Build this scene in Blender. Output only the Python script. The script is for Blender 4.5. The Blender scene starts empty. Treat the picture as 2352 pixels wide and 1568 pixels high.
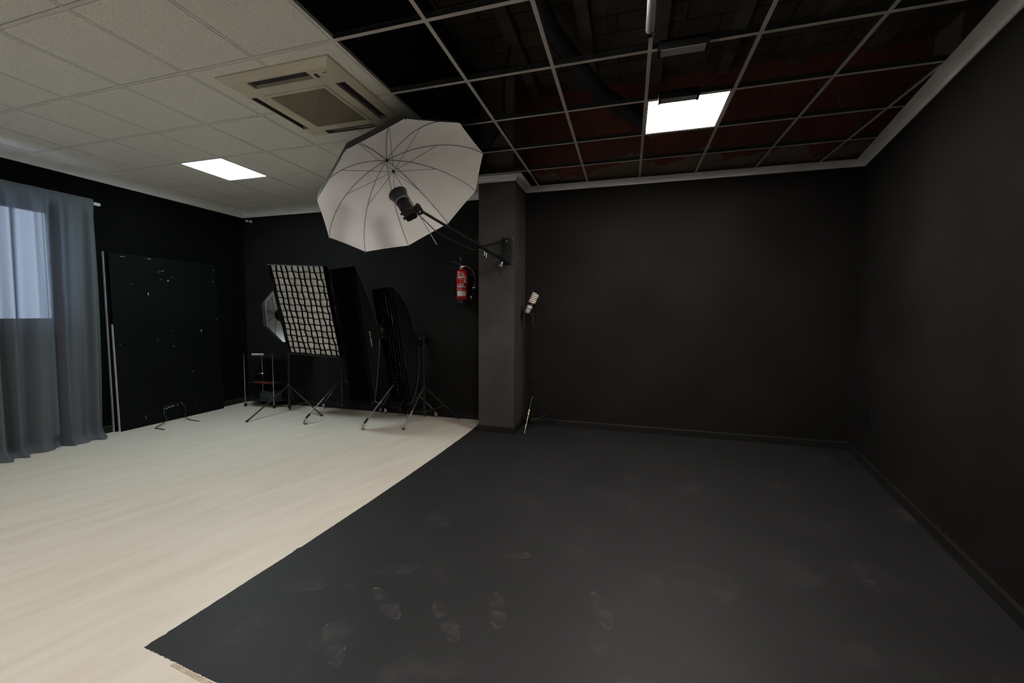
import bpy, bmesh, math, random
from math import sin, cos, pi, radians as R, sqrt
from mathutils import Vector as V, Matrix, Euler
random.seed(7)
S = bpy.context.scene
C = S.collection

# ------------------------------------------------------------------ camera, world, exposure
CAM = V((1.7118, -1.5126, 1.44)); F_PX = 929.42
YAW, PITCH, ROLL = -0.279073, -0.065560, 0.005523
fw = V((sin(YAW)*cos(PITCH), cos(YAW)*cos(PITCH), sin(PITCH)))
r0 = V((cos(YAW), -sin(YAW), 0)); u0 = r0.cross(fw)
rt = r0*cos(ROLL) + u0*sin(ROLL); up = -r0*sin(ROLL) + u0*cos(ROLL)
cd = bpy.data.cameras.new('camera'); cam = bpy.data.objects.new('camera', cd); C.objects.link(cam)
cd.sensor_width = 36; cd.lens = F_PX/2352*36; cd.clip_start = .02; cd.clip_end = 100
m3 = Matrix((rt, up, -fw)).transposed(); m4 = m3.to_4x4(); m4.translation = CAM
cam.matrix_world = m4; S.camera = cam

w = bpy.data.worlds.new('world'); S.world = w; w.use_nodes = True
bg = w.node_tree.nodes['Background']; bg.inputs[0].default_value = (.62, .76, 1, 1); bg.inputs[1].default_value = 8.5
S.view_settings.view_transform = 'Standard'; S.view_settings.look = 'None'
S.view_settings.exposure = 0.0; S.view_settings.gamma = 1; S.view_settings.use_curve_mapping = False
PANEL_L = 52.0      # radiance of the ceiling panels
# daylight portal in the window
al = bpy.data.lights.new('window_portal', 'AREA'); al.shape = 'RECTANGLE'; al.size = 2.2; al.size_y = 1.3
al.cycles.is_portal = True
ao = bpy.data.objects.new('window_portal', al); C.objects.link(ao); ao.location = (-4.52, .25, 1.95); ao.rotation_euler = (0, R(-90), 0)

H = 3.052; WY = 3.64; LX = -4.27; BY = -5.0
def RX(y): return 4.043 + .19*(y-3.64)       # the right wall runs at an angle

# ------------------------------------------------------------------ materials
MATS = {}
def mat(name, col, rough=.6, metal=0, spec=.5, noise=None, bump=None, emit=None, coat=0, alpha=1, trans=0):
    m = bpy.data.materials.new(name); m.use_nodes = True; nt = m.node_tree; b = nt.nodes['Principled BSDF']
    b.inputs['Base Color'].default_value = (*col, 1); b.inputs['Roughness'].default_value = rough
    b.inputs['Metallic'].default_value = metal; b.inputs['Specular IOR Level'].default_value = spec
    b.inputs['Coat Weight'].default_value = coat; b.inputs['Alpha'].default_value = alpha
    b.inputs['Transmission Weight'].default_value = trans
    if emit: b.inputs['Emission Color'].default_value = (*emit[0], 1); b.inputs['Emission Strength'].default_value = emit[1]
    tc = nt.nodes.new('ShaderNodeTexCoord')
    if noise:   # (scale, amount, stretch)
        mp = nt.nodes.new('ShaderNodeMapping'); mp.inputs['Scale'].default_value = noise[2] if len(noise) > 2 else (1, 1, 1)
        n = nt.nodes.new('ShaderNodeTexNoise'); n.inputs['Scale'].default_value = noise[0]; n.inputs['Detail'].default_value = 6
        nt.links.new(tc.outputs['Object'], mp.inputs[0]); nt.links.new(mp.outputs[0], n.inputs['Vector'])
        cr = nt.nodes.new('ShaderNodeValToRGB'); k = noise[1]
        cr.color_ramp.elements[0].position = .3; cr.color_ramp.elements[1].position = .7
        cr.color_ramp.elements[0].color = (*[c*(1-k) for c in col], 1); cr.color_ramp.elements[1].color = (*[min(1, c*(1+k)) for c in col], 1)
        nt.links.new(n.outputs['Fac'], cr.inputs[0]); nt.links.new(cr.outputs[0], b.inputs['Base Color'])
    if bump:    # (scale, strength, distance)
        n2 = nt.nodes.new('ShaderNodeTexNoise'); n2.inputs['Scale'].default_value = bump[0]; n2.inputs['Detail'].default_value = 4
        nt.links.new(tc.outputs['Object'], n2.inputs['Vector'])
        bp = nt.nodes.new('ShaderNodeBump'); bp.inputs['Strength'].default_value = bump[1]; bp.inputs['Distance'].default_value = bump[2]
        nt.links.new(n2.outputs['Fac'], bp.inputs['Height']); nt.links.new(bp.outputs[0], b.inputs['Normal'])
    MATS[name] = m
    return m
def link(nt, a, b): nt.links.new(a, b)

WALL = mat('black_wall_paint', (.0140, .0126, .0115), .8, spec=.12, noise=(1.3, .25), bump=(90, .35, .004))
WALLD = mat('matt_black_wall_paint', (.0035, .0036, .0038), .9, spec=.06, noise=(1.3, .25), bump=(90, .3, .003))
WALLB = mat('dark_wall_paint_left_bay', (.011, .0107, .0098), .8, spec=.10, noise=(1.3, .25), bump=(90, .3, .003))
PILL = mat('column_dark_grey', (.053, .048, .044), .7, spec=.2, noise=(2.5, .2), bump=(110, .4, .003))  # column base colour set lighter than the walls
BASEB = mat('black_baseboard_paint', (.011, .0105, .0095), .7, spec=.25, noise=(5, .2))
CORN = mat('white_plaster', (.80, .795, .79), .7, spec=.3, noise=(4, .08), bump=(30, .15, .003))
TBAR = mat('white_painted_steel', (.52, .50, .47), .5, spec=.4)
TWEB = mat('dark_galvanised_steel', (.05, .06, .06), .45, metal=.3, noise=(40, .5))
BLKM = mat('black_satin_metal', (.008, .008, .008), .4, spec=.5)
BLKP = mat('black_plastic', (.007, .007, .007), .5, spec=.3, noise=(20, .3))
CHR = mat('polished_chrome', (.72, .72, .72), .22, metal=1)
GREYM = mat('grey_steel_tube', (.20, .20, .20), .35, metal=.8)
BLKF = mat('black_nylon_fabric', (.006, .006, .006), .6, spec=.3, noise=(12, .3), bump=(14, .5, .02))
BLKG = mat('black_grid_fabric', (.0035, .0035, .0035), .95, spec=.03)
DIFF = mat('white_diffuser_cloth', (.86, .845, .82), .8, spec=.2, noise=(6, .06), bump=(9, .3, .01))
SILV = mat('silver_reflective_lining', (.88, .88, .88), .5, metal=.0, noise=(8, .06), bump=(7, .6, .02))
UMBW = mat('umbrella_white_cloth', (.86, .85, .84), .75, spec=.2, noise=(2, .05), bump=(25, .08, .003))
UMBB = mat('umbrella_black_cloth', (.02, .02, .02), .7)
RIB = mat('umbrella_rib_steel', (.09, .08, .065), .4, metal=.6)
ACM = mat('aged_cream_plastic', (.66, .615, .50), .5, spec=.4, noise=(3, .08))
ACD = mat('black_vent_interior', (.006, .006, .009), .6)
ACB = mat('blue_black_louvre', (.02, .018, .035), .4)
RED = mat('red_enamel', (.50, .012, .010), .28, spec=.5, coat=.4)
LBL = mat('white_label_print', (.62, .60, .60), .6, noise=(60, .05))
LBLR = mat('pink_label_print', (.45, .14, .14), .6)
ORNG = mat('orange_label', (.75, .30, .03), .6)
RUBB = mat('black_rubber', (.007, .007, .0075), .7)
HOSE = mat('dark_red_rubber_hose', (.12, .03, .035), .35, coat=.3)
BRASS = mat('pale_brass', (.75, .62, .40), .3, metal=.9)
BLUE = mat('blue_plastic_pin', (.03, .08, .4), .4)
PLB = mat('dark_board_paint', (.0032, .0040, .0043), .75, spec=.10, noise=(2.2, .3), bump=(60, .15, .002))
PLW = mat('white_board_core', (.62, .63, .64), .6)
CHIP = mat('chipped_white_paint', (.55, .56, .55), .7)
PIPE = mat('pale_grey_tube', (.30, .30, .32), .45, spec=.4)
CONC = mat('old_concrete', (.13, .115, .095), .85, noise=(3.5, .45), bump=(14, .6, .02))
CONCP = mat('beige_raw_plaster', (.27, .225, .19), .85, noise=(4, .18), bump=(20, .4, .01))
DUCT = mat('dark_blue_grey_duct', (.035, .04, .048), .6, noise=(3, .3))
VOID = mat('dark_void_surface', (.012, .011, .010), .9)
BULBG = mat('cfl_glass_cream', (.78, .72, .62), .35, spec=.5)
WPL = mat('white_plastic', (.62, .62, .62), .35)
GREEN = mat('green_band', (.01, .16, .10), .5)
REDP = mat('red_plastic_sheet', (.62, .05, .02), .35)
GLS = mat('smoked_glass_shelf', (.02, .028, .030), .12, spec=.6)
PAPER = mat('pale_paper', (.62, .62, .58), .7)
DGREY = mat('dark_slate_plastic', (.035, .045, .05), .5)
STRAP = mat('pale_cable_tie', (.62, .63, .72), .4)
TAPE = mat('beige_tape', (.42, .36, .28), .7, noise=(30, .3))

def brick_mat():
    m = mat('red_painted_brick', (.07, .02, .018), .75)
    nt = m.node_tree; b = nt.nodes['Principled BSDF']; tc = nt.nodes['Texture Coordinate']
    mp = nt.nodes.new('ShaderNodeMapping'); mp.inputs['Rotation'].default_value = (R(-90), 0, 0); link(nt, tc.outputs['Object'], mp.inputs[0])
    sx = nt.nodes.new('ShaderNodeSeparateXYZ'); link(nt, tc.outputs['Object'], sx.inputs[0])
    cx = nt.nodes.new('ShaderNodeCombineXYZ'); link(nt, sx.outputs[0], cx.inputs[0]); link(nt, sx.outputs[2], cx.inputs[1])
    br = nt.nodes.new('ShaderNodeTexBrick'); link(nt, cx.outputs[0], br.inputs['Vector'])
    br.inputs['Scale'].default_value = 1; br.inputs['Brick Width'].default_value = .42; br.inputs['Row Height'].default_value = .21
    br.inputs['Mortar Size'].default_value = .008
    br.inputs['Color1'].default_value = (.27, .085, .07, 1); br.inputs['Color2'].default_value = (.19, .065, .055, 1); br.inputs['Mortar'].default_value = (.13, .085, .07, 1)
    n = nt.nodes.new('ShaderNodeTexNoise'); n.inputs['Scale'].default_value = 3.2; n.inputs['Detail'].default_value = 8; link(nt, tc.outputs['Object'], n.inputs['Vector'])
    # ragged plaster left low on the bricks and in scattered patches
    ma = nt.nodes.new('ShaderNodeMath'); ma.operation = 'MULTIPLY_ADD'; link(nt, sx.outputs[2], ma.inputs[0]); ma.inputs[1].default_value = -1.6; ma.inputs[2].default_value = 5.32
    mb = nt.nodes.new('ShaderNodeMath'); mb.operation = 'ADD'; link(nt, ma.outputs[0], mb.inputs[0]); link(nt, n.outputs['Fac'], mb.inputs[1])
    cr = nt.nodes.new('ShaderNodeValToRGB'); cr.color_ramp.elements[0].position = .62; cr.color_ramp.elements[1].position = .64; link(nt, mb.outputs[0], cr.inputs[0])
    n2 = nt.nodes.new('ShaderNodeTexNoise'); n2.inputs['Scale'].default_value = 1.7; n2.inputs['Detail'].default_value = 9; link(nt, tc.outputs['Object'], n2.inputs['Vector'])
    c2 = nt.nodes.new('ShaderNodeValToRGB'); c2.color_ramp.elements[0].position = .655; c2.color_ramp.elements[1].position = .67; link(nt, n2.outputs['Fac'], c2.inputs[0])
    mx = nt.nodes.new('ShaderNodeMath'); mx.operation = 'MAXIMUM'; link(nt, cr.outputs[0], mx.inputs[0]); link(nt, c2.outputs[0], mx.inputs[1])
    mix = nt.nodes.new('ShaderNodeMix'); mix.data_type = 'RGBA'; link(nt, mx.outputs[0], mix.inputs[0]); link(nt, br.outputs['Color'], mix.inputs[6]); mix.inputs[7].default_value = (.27, .21, .17, 1)
    link(nt, mix.outputs[2], b.inputs['Base Color'])
    return m
BRICK = brick_mat()

def slab_mat():
    m = mat('hollow_block_slab', (.09, .08, .06), .85)
    nt = m.node_tree; b = nt.nodes['Principled BSDF']; tc = nt.nodes['Texture Coordinate']
    br = nt.nodes.new('ShaderNodeTexBrick'); link(nt, tc.outputs['Object'], br.inputs['Vector'])
    br.inputs['Brick Width'].default_value = .62; br.inputs['Row Height'].default_value = .25; br.inputs['Scale'].default_value = 1; br.inputs['Mortar Size'].default_value = .008
    br.inputs['Color1'].default_value = (.20, .165, .12, 1); br.inputs['Color2'].default_value = (.12, .10, .078, 1); br.inputs['Mortar'].default_value = (.02, .018, .016, 1)
    n = nt.nodes.new('ShaderNodeTexNoise'); n.inputs['Scale'].default_value = 2.5; n.inputs['Detail'].default_value = 8; link(nt, tc.outputs['Object'], n.inputs['Vector'])
    mix = nt.nodes.new('ShaderNodeMix'); mix.data_type = 'RGBA'; mix.blend_type = 'MULTIPLY'; mix.inputs[0].default_value = .8
    link(nt, br.outputs['Color'], mix.inputs[6]); link(nt, n.outputs['Fac'], mix.inputs[7]); link(nt, mix.outputs[2], b.inputs['Base Color'])
    return m
SLAB = slab_mat()

def tile_mat():
    m = mat('mineral_fibre_tile', (.52, .505, .465), .85, spec=.15)
    nt = m.node_tree; b = nt.nodes['Principled BSDF']; tc = nt.nodes['Texture Coordinate']
    mp = nt.nodes.new('ShaderNodeMapping'); mp.inputs['Scale'].default_value = (1, 3.0, 1); mp.inputs['Rotation'].default_value = (0, 0, .5); link(nt, tc.outputs['Object'], mp.inputs[0])
    n = nt.nodes.new('ShaderNodeTexNoise'); n.inputs['Scale'].default_value = 55; n.inputs['Detail'].default_value = 3; link(nt, mp.outputs[0], n.inputs['Vector'])
    cr = nt.nodes.new('ShaderNodeValToRGB'); cr.color_ramp.elements[0].position = .33; cr.color_ramp.elements[1].position = .42
    cr.color_ramp.elements[0].color = (.56, .555, .51, 1); cr.color_ramp.elements[1].color = (.80, .795, .745, 1)
    link(nt, n.outputs['Fac'], cr.inputs[0]); link(nt, cr.outputs[0], b.inputs['Base Color'])
    bp = nt.nodes.new('ShaderNodeBump'); bp.inputs['Strength'].default_value = .4; bp.inputs['Distance'].default_value = .003
    link(nt, n.outputs['Fac'], bp.inputs['Height']); link(nt, bp.outputs[0], b.inputs['Normal'])
    return m
TILE = tile_mat()

def floor_mat():
    m = mat('bleached_wood_vinyl', (.60, .54, .46), .42, spec=.35)
    nt = m.node_tree; b = nt.nodes['Principled BSDF']; tc = nt.nodes['Texture Coordinate']
    mp = nt.nodes.new('ShaderNodeMapping'); mp.inputs['Scale'].default_value = (.8, 6.5, 1); m0 = nt.nodes.new('ShaderNodeMapping'); m0.inputs['Rotation'].default_value = (0, 0, R(-73)); link(nt, tc.outputs['Object'], m0.inputs[0]); link(nt, m0.outputs[0], mp.inputs[0])
    n = nt.nodes.new('ShaderNodeTexNoise'); n.inputs['Scale'].default_value = 1.4; n.inputs['Detail'].default_value = 7; n.inputs['Distortion'].default_value = .6; link(nt, mp.outputs[0], n.inputs['Vector'])
    cr = nt.nodes.new('ShaderNodeValToRGB'); cr.color_ramp.elements[0].position = .3; cr.color_ramp.elements[1].position = .72
    cr.color_ramp.elements[0].color = (.60, .545, .465, 1); cr.color_ramp.elements[1].color = (.67, .63, .565, 1)
    link(nt, n.outputs['Fac'], cr.inputs[0]); link(nt, cr.outputs[0], b.inputs['Base Color'])
    return m
FLOOR = floor_mat()

def bfloor_mat():
    m = mat('black_floor_paint', (.026, .026, .029), .55, spec=.35)
    nt = m.node_tree; b = nt.nodes['Principled BSDF']; tc = nt.nodes['Texture Coordinate']
    n = nt.nodes.new('ShaderNodeTexNoise'); n.inputs['Scale'].default_value = 1.6; n.inputs['Detail'].default_value = 9; n.inputs['Roughness'].default_value = .65; link(nt, tc.outputs['Object'], n.inputs['Vector'])
    cr = nt.nodes.new('ShaderNodeValToRGB'); cr.color_ramp.elements[0].position = .35; cr.color_ramp.elements[1].position = .8
    cr.color_ramp.elements[0].color = (.0135, .0135, .0145, 1); cr.color_ramp.elements[1].color = (.0205, .020, .021, 1); link(nt, n.outputs['Fac'], cr.inputs[0])
    # dusty scuffs and specks
    n2 = nt.nodes.new('ShaderNodeTexNoise'); n2.inputs['Scale'].default_value = 3.2; n2.inputs['Detail'].default_value = 12; n2.inputs['Roughness'].default_value = .68; n2.inputs['Distortion'].default_value = .3; link(nt, tc.outputs['Object'], n2.inputs['Vector'])
    c2 = nt.nodes.new('ShaderNodeValToRGB'); c2.color_ramp.elements[0].position = .56; c2.color_ramp.elements[1].position = 1.0; link(nt, n2.outputs['Fac'], c2.inputs[0])
    vo = nt.nodes.new('ShaderNodeTexVoronoi'); vo.inputs['Scale'].default_value = 5.0; link(nt, tc.outputs['Object'], vo.inputs['Vector'])
    c3 = nt.nodes.new('ShaderNodeValToRGB'); c3.color_ramp.elements[0].position = .0; c3.color_ramp.elements[1].position = .012
    c3.color_ramp.elements[0].color = (1, 1, 1, 1); c3.color_ramp.elements[1].color = (0, 0, 0, 1); link(nt, vo.outputs['Distance'], c3.inputs[0])
    mx = nt.nodes.new('ShaderNodeMath'); mx.operation = 'MAXIMUM'; link(nt, c2.outputs[0], mx.inputs[0]); link(nt, c3.outputs[0], mx.inputs[1])
    mix = nt.nodes.new('ShaderNodeMix'); mix.data_type = 'RGBA'; link(nt, mx.outputs[0], mix.inputs[0]); link(nt, cr.outputs[0], mix.inputs[6]); mix.inputs[7].default_value = (.065, .062, .060, 1)
    link(nt, mix.outputs[2], b.inputs['Base Color'])
    return m
BFLOOR = bfloor_mat()

def dust_mat():
    m = mat('pale_dust_print', (.17, .165, .16), .8); nt = m.node_tree; b = nt.nodes['Principled BSDF']; tc = nt.nodes['Texture Coordinate']
    n = nt.nodes.new('ShaderNodeTexNoise'); n.inputs['Scale'].default_value = 22; n.inputs['Detail'].default_value = 6; link(nt, tc.outputs['Object'], n.inputs['Vector'])
    cr = nt.nodes.new('ShaderNodeValToRGB'); cr.color_ramp.elements[0].position = .42; cr.color_ramp.elements[1].position = .75
    cr.color_ramp.elements[0].color = (.0, .0, .0, 1); cr.color_ramp.elements[1].color = (.6, .6, .6, 1)
    link(nt, n.outputs['Fac'], cr.inputs[0]); link(nt, cr.outputs[0], b.inputs['Alpha'])
    return m
DUST = dust_mat()

def curtain_mat():
    m = bpy.data.materials.new('grey_sheer_curtain'); m.use_nodes = True; nt = m.node_tree
    for n in list(nt.nodes): nt.nodes.remove(n)
    out = nt.nodes.new('ShaderNodeOutputMaterial'); d = nt.nodes.new('ShaderNodeBsdfDiffuse'); t = nt.nodes.new('ShaderNodeBsdfTranslucent'); tr = nt.nodes.new('ShaderNodeBsdfTransparent')
    tc = nt.nodes.new('ShaderNodeTexCoord'); wv = nt.nodes.new('ShaderNodeTexNoise'); mp = nt.nodes.new('ShaderNodeMapping'); mp.inputs['Scale'].default_value = (1, 6, 60)
    link(nt, tc.outputs['Object'], mp.inputs[0]); link(nt, mp.outputs[0], wv.inputs['Vector']); wv.inputs['Scale'].default_value = 6
    cr = nt.nodes.new('ShaderNodeValToRGB'); cr.color_ramp.elements[0].color = (.165, .185, .21, 1); cr.color_ramp.elements[1].color = (.195, .22, .25, 1); link(nt, wv.outputs['Fac'], cr.inputs[0])
    link(nt, cr.outputs[0], d.inputs[0]); t.inputs[0].default_value = (.030, .036, .046, 1); tr.inputs[0].default_value = (.95, .97, 1, 1)
    m1 = nt.nodes.new('ShaderNodeMixShader'); m1.inputs[0].default_value = .45; link(nt, d.outputs[0], m1.inputs[1]); link(nt, t.outputs[0], m1.inputs[2])
    m2 = nt.nodes.new('ShaderNodeMixShader'); lw = nt.nodes.new('ShaderNodeLayerWeight'); lw.inputs[0].default_value = .5; mr = nt.nodes.new('ShaderNodeMapRange'); mr.inputs[1].default_value = .0; mr.inputs[2].default_value = .75; mr.inputs[3].default_value = .052; mr.inputs[4].default_value = .0; link(nt, lw.outputs['Facing'], mr.inputs[0]); link(nt, mr.outputs[0], m2.inputs[0]); link(nt, m1.outputs[0], m2.inputs[1]); link(nt, tr.outputs[0], m2.inputs[2])
    link(nt, m2.outputs[0], out.inputs[0])
    return m
CURT = curtain_mat()
def emis(name, col, s):
    return mat(name, (.8, .8, .8), .5, emit=(col, s))
PAN_R = emis('warm_white_light_panel', (1, .93, .86), PANEL_L)
PAN_FILL = emis('added_fill_panel', (1, .93, .86), PANEL_L*.62)  # for the two fill panels added behind the camera
PAN_L = emis('cool_white_light_panel', (.82, .99, 1), PANEL_L*.74)
GLASS = mat('window_glass', (1, 1, 1), .03, trans=1)

# ------------------------------------------------------------------ geometry helpers
ORG = {}
def tag(o, label=None, cat=None, group=None, kind=None):
    if label: o['label'] = label
    if cat: o['category'] = cat
    if group: o['group'] = group
    if kind: o['kind'] = kind
    return o
def thing(name, label, cat, loc=(0, 0, 0), group=None):
    o = bpy.data.objects.new(name, None); C.objects.link(o); o.location = loc; o.empty_display_size = .1
    ORG[o] = V(loc); return tag(o, label, cat, group)
def frame_from(d):
    d = V(d).normalized(); a = V((0, 0, 1)) if abs(d.z) < .95 else V((1, 0, 0))
    x = a.cross(d).normalized(); y = d.cross(x).normalized(); return x, y, d
class MB:
    def __init__(s): s.v = []; s.f = []; s.sm = []
    def add(s, vs, fs, smooth=False):
        k = len(s.v); s.v += [V(q) for q in vs]; s.f += [tuple(i+k for i in f) for f in fs]; s.sm += [smooth]*len(fs); return s
    def box(s, lo, hi, bev=0, M=None):
        x0, y0, z0 = lo; x1, y1, z1 = hi
        if bev:
            b = bev; vs = []
            for z, k in ((z0, b), (z0+b, 0), (z1-b, 0), (z1, b)):
                q = [(x0+k+b, y0+k), (x1-k-b, y0+k), (x1-k, y0+k+b), (x1-k, y1-k-b), (x1-k-b, y1-k), (x0+k+b, y1-k), (x0+k, y1-k-b), (x0+k, y0+k+b)]
                vs += [(a, c, z) for a, c in q]
            fs = [tuple(range(7, -1, -1)), tuple(range(24, 32))]
            for l in range(3): fs += [(l*8+i, l*8+(i+1) % 8, l*8+8+(i+1) % 8, l*8+8+i) for i in range(8)]
        else:
            vs = [(x0, y0, z0), (x1, y0, z0), (x1, y1, z0), (x0, y1, z0), (x0, y0, z1), (x1, y0, z1), (x1, y1, z1), (x0, y1, z1)]
            fs = [(3, 2, 1, 0), (4, 5, 6, 7), (0, 1, 5, 4), (1, 2, 6, 5), (2, 3, 7, 6), (3, 0, 4, 7)]
        if M is not None: vs = [M @ V(q) for q in vs]
        return s.add(vs, fs)
    def prism(s, poly, z0, z1):
        n = len(poly); vs = [(x, y, z0) for x, y in poly]+[(x, y, z1) for x, y in poly]
        return s.add(vs, [tuple(range(n-1, -1, -1)), tuple(range(n, 2*n))]+[(i, (i+1) % n, n+(i+1) % n, n+i) for i in range(n)])
    def tube(s, pts, r, n=10, cap=True, closed=False):
        pts = [V(q) for q in pts]; m = len(pts); rr = r if isinstance(r, (list, tuple)) else [r]*m
        d0 = (pts[1]-pts[0]); x, y, _ = frame_from(d0); vs = []
        for i, q in enumerate(pts):
            if closed: d = (pts[(i+1) % m]-pts[i-1]).normalized()
            else: d = ((pts[min(i+1, m-1)]-pts[i]).normalized()+(pts[i]-pts[max(i-1, 0)]).normalized())
            if d.length < 1e-9: d = d0
            d.normalize(); x = (x-d*x.dot(d)).normalized(); y = d.cross(x)
            vs += [q+(x*cos(2*pi*k/n)+y*sin(2*pi*k/n))*rr[i] for k in range(n)]
        fs = []
        for i in range(m if closed else m-1):
            j = (i+1) % m; fs += [(i*n+k, i*n+(k+1) % n, j*n+(k+1) % n, j*n+k) for k in range(n)]
        s.add(vs, fs, True)
        if cap and not closed:
            s.add(vs[:n], [tuple(range(n-1, -1, -1))]); s.add(vs[-n:], [tuple(range(n))])
        return s
    def lathe(s, prof, o, d, n=24, cap=True):
        """prof: [(dist along d, radius)]"""
        x, y, d = frame_from(d); o = V(o); vs = []
        for t, r in prof: vs += [o+d*t+(x*cos(2*pi*k/n)+y*sin(2*pi*k/n))*r for k in range(n)]
        fs = []
        for i in range(len(prof)-1): fs += [(i*n+k, i*n+(k+1) % n, i*n+n+(k+1) % n, i*n+n+k) for k in range(n)]
        s.add(vs, fs, True)
        if cap: s.add(vs[:n], [tuple(range(n-1, -1, -1))]); s.add(vs[-n:], [tuple(range(n))])
        return s
    def ball(s, c, r, n=14):
        prof = [(-r*cos(pi*i/n), max(1e-4, r*sin(pi*i/n))) for i in range(n+1)]
        return s.lathe(prof, c, (0, 0, 1), n*2, False)
    def build(s, name, m, parent=None, recalc=True):
        me = bpy.data.meshes.new(name); o = bpy.data.objects.new(name, me); C.objects.link(o)
        off = V((0, 0, 0))
        if parent is not None: off = ORG[parent]; o.parent = parent
        ORG[o] = off
        me.from_pydata([tuple(q-off) for q in s.v], [], s.f)
        me.polygons.foreach_set('use_smooth', s.sm); me.materials.append(m); me.update()
        if recalc:
            b = bmesh.new(); b.from_mesh(me); bmesh.ops.recalc_face_normals(b, faces=b.faces); b.to_mesh(me); b.free()
        return o
SPLIT = {'knob', 'hanger', 'rivet', 'bolt', 'housing_rail', 'pivot', 'clip', 'screw', 'wall_chips', 'wire_guard', 'latch'}
_build = MB.build
def build_split(s, name, m, parent=None, recalc=True):
    if name not in SPLIT: return _build(s, name, m, parent, recalc)
    par = list(range(len(s.v)))
    def find(i):
        while par[i] != i: par[i] = par[par[i]]; i = par[i]
        return i
    for f in s.f:
        for i in f[1:]: par[find(i)] = find(f[0])
    g = {}
    for i in range(len(s.v)): g.setdefault(find(i), []).append(i)
    cl = []
    for idx in g.values():
        lo = [min(s.v[i][k] for i in idx)-.0015 for k in range(3)]; hi = [max(s.v[i][k] for i in idx)+.0015 for k in range(3)]
        hit = [c for c in cl if all(c[0][k] <= hi[k] and c[1][k] >= lo[k] for k in range(3))]
        for c in hit:
            lo = [min(a, b) for a, b in zip(lo, c[0])]; hi = [max(a, b) for a, b in zip(hi, c[1])]; idx = idx+c[2]; cl.remove(c)
        cl.append((lo, hi, idx))
    first = None
    for lo, hi, idx in cl:
        st = set(idx); mp = {i: k for k, i in enumerate(idx)}; q = MB(); q.v = [s.v[i] for i in idx]
        for f, sm in zip(s.f, s.sm):
            if f[0] in st: q.f.append(tuple(mp[i] for i in f)); q.sm.append(sm)
        o = _build(q, name, m, parent, recalc); first = first or o
        if name == 'wall_chips': o['kind'] = 'structure'
    return first
MB.build = build_split
def struct(name, mb, m, parent=None, **k):
    o = mb.build(name, m, parent)
    if parent is None: o['kind'] = 'structure'
    return o
def single(name, mb, m, label, cat, group=None):
    """a thing of one mesh, with its origin at its own place"""
    zs = min(q.z for q in mb.v); cx = sum(q.x for q in mb.v)/len(mb.v); cy = sum(q.y for q in mb.v)/len(mb.v)
    o = mb.build(name, m); c = V((cx, cy, zs))
    for v in o.data.vertices: v.co -= c
    o.location = c; ORG[o] = c
    return tag(o, label, cat, group)
def smooth_pts(ps, k=8):
    ps = [V(q) for q in ps]; out = []
    for i in range(len(ps)-1):
        a = ps[max(i-1, 0)]; b = ps[i]; c = ps[i+1]; d = ps[min(i+2, len(ps)-1)]
        for j in range(k):
            t = j/k; out.append(.5*((2*b)+(c-a)*t+(2*a-5*b+4*c-d)*t*t+(3*b-a-3*c+d)*t**3))
    return out+[ps[-1]]

# ------------------------------------------------------------------ the setting
struct('floor', MB().box((LX-.2, BY-.2, -.12), (5.4, 3.9, 0)), FLOOR)
# black painted area with its slightly ragged left and front edges
pts = []
EDGE = [((-.263, -.354), (-.254, -.25), 14, .003), ((-.254, -.25), (-.223, .19), 30, .0012), ((-.223, .19), (-.205, .415), 8, .0012), ((-.212, .43), (-.196, .45), 3, .004), ((-.200, .46), (-.167, 1.1), 40, .0012), ((-.167, 1.1), (-.152, 1.55), 40, .0012), ((-.152, 1.55), (-.136, 2.2), 50, .0015), ((-.136, 2.2), (-.136, 2.9), 50, .003), ((-.136, 2.9), (-.150, 3.62), 30, .005)]
def jag(a, b, n, amp):
    for i in range(n):
        t = i/n; pts.append((a[0]+(b[0]-a[0])*t+random.uniform(-amp, amp), a[1]+(b[1]-a[1])*t+random.uniform(-amp, amp)))
for p_, q_, n_, am in EDGE: jag(p_, q_, n_, am)
pts.append((-.150, 3.63)); pts.append((RX(3.63)+.0, 3.63)); pts.append((RX(-.40), -.405))
jag((.42, -.41), (.12, -.39), 60, .0018); jag((.12, -.39), (-.07, -.372), 45, .0022); jag((-.07, -.372), (-.252, -.357), 50, .003)
fb = struct('floor.001', MB().prism(pts, 0, .0015), BFLOOR)
tag(single('floor_tape', MB().prism([(-.06, -.392), (-.055, -.377), (.06, -.388), (.14, -.397), (.26, -.406), (.26, -.418), (.13, -.412), (.05, -.402)], .0001, .0012), TAPE,
    'ragged beige tape strip along the near edge of the black floor paint', 'tape'))
struct('wall_back', MB().box((.1, 3.64, 0), (RX(3.64)+.25, 3.84, H)), WALL); struct('wall_back_bay', MB().box((LX-.25, 3.64, 0), (.1, 3.84, H)), WALLB)
mk = MB().box((-.2, 3.66, H), (5.4, 3.86, 4.35)); struct('wall_back.001', mk, BRICK)
a, b_ = RX(3.64), RX(BY)
struct('wall_right', MB().prism([(a, 3.64), (b_, BY), (b_+.15, BY), (a+.15, 3.64)], 0, H), WALL)
# left wall with the window hole
wy0, wy1, wz0, wz1 = -.85, 1.415, 1.345, 2.56
mk = MB().box((LX-.2, BY, 0), (LX, wy0, H)).box((LX-.2, wy1, 0), (LX, 3.64, H)).box((LX-.2, wy0, 0), (LX, wy1, wz0)).box((LX-.2, wy0, wz1), (LX, wy1, H))
struct('wall_left', mk, WALLD)
struct('wall_rear', MB().box((LX-.2, BY-.2, 0), (5.4, BY, 4.35)), WALL)
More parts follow.
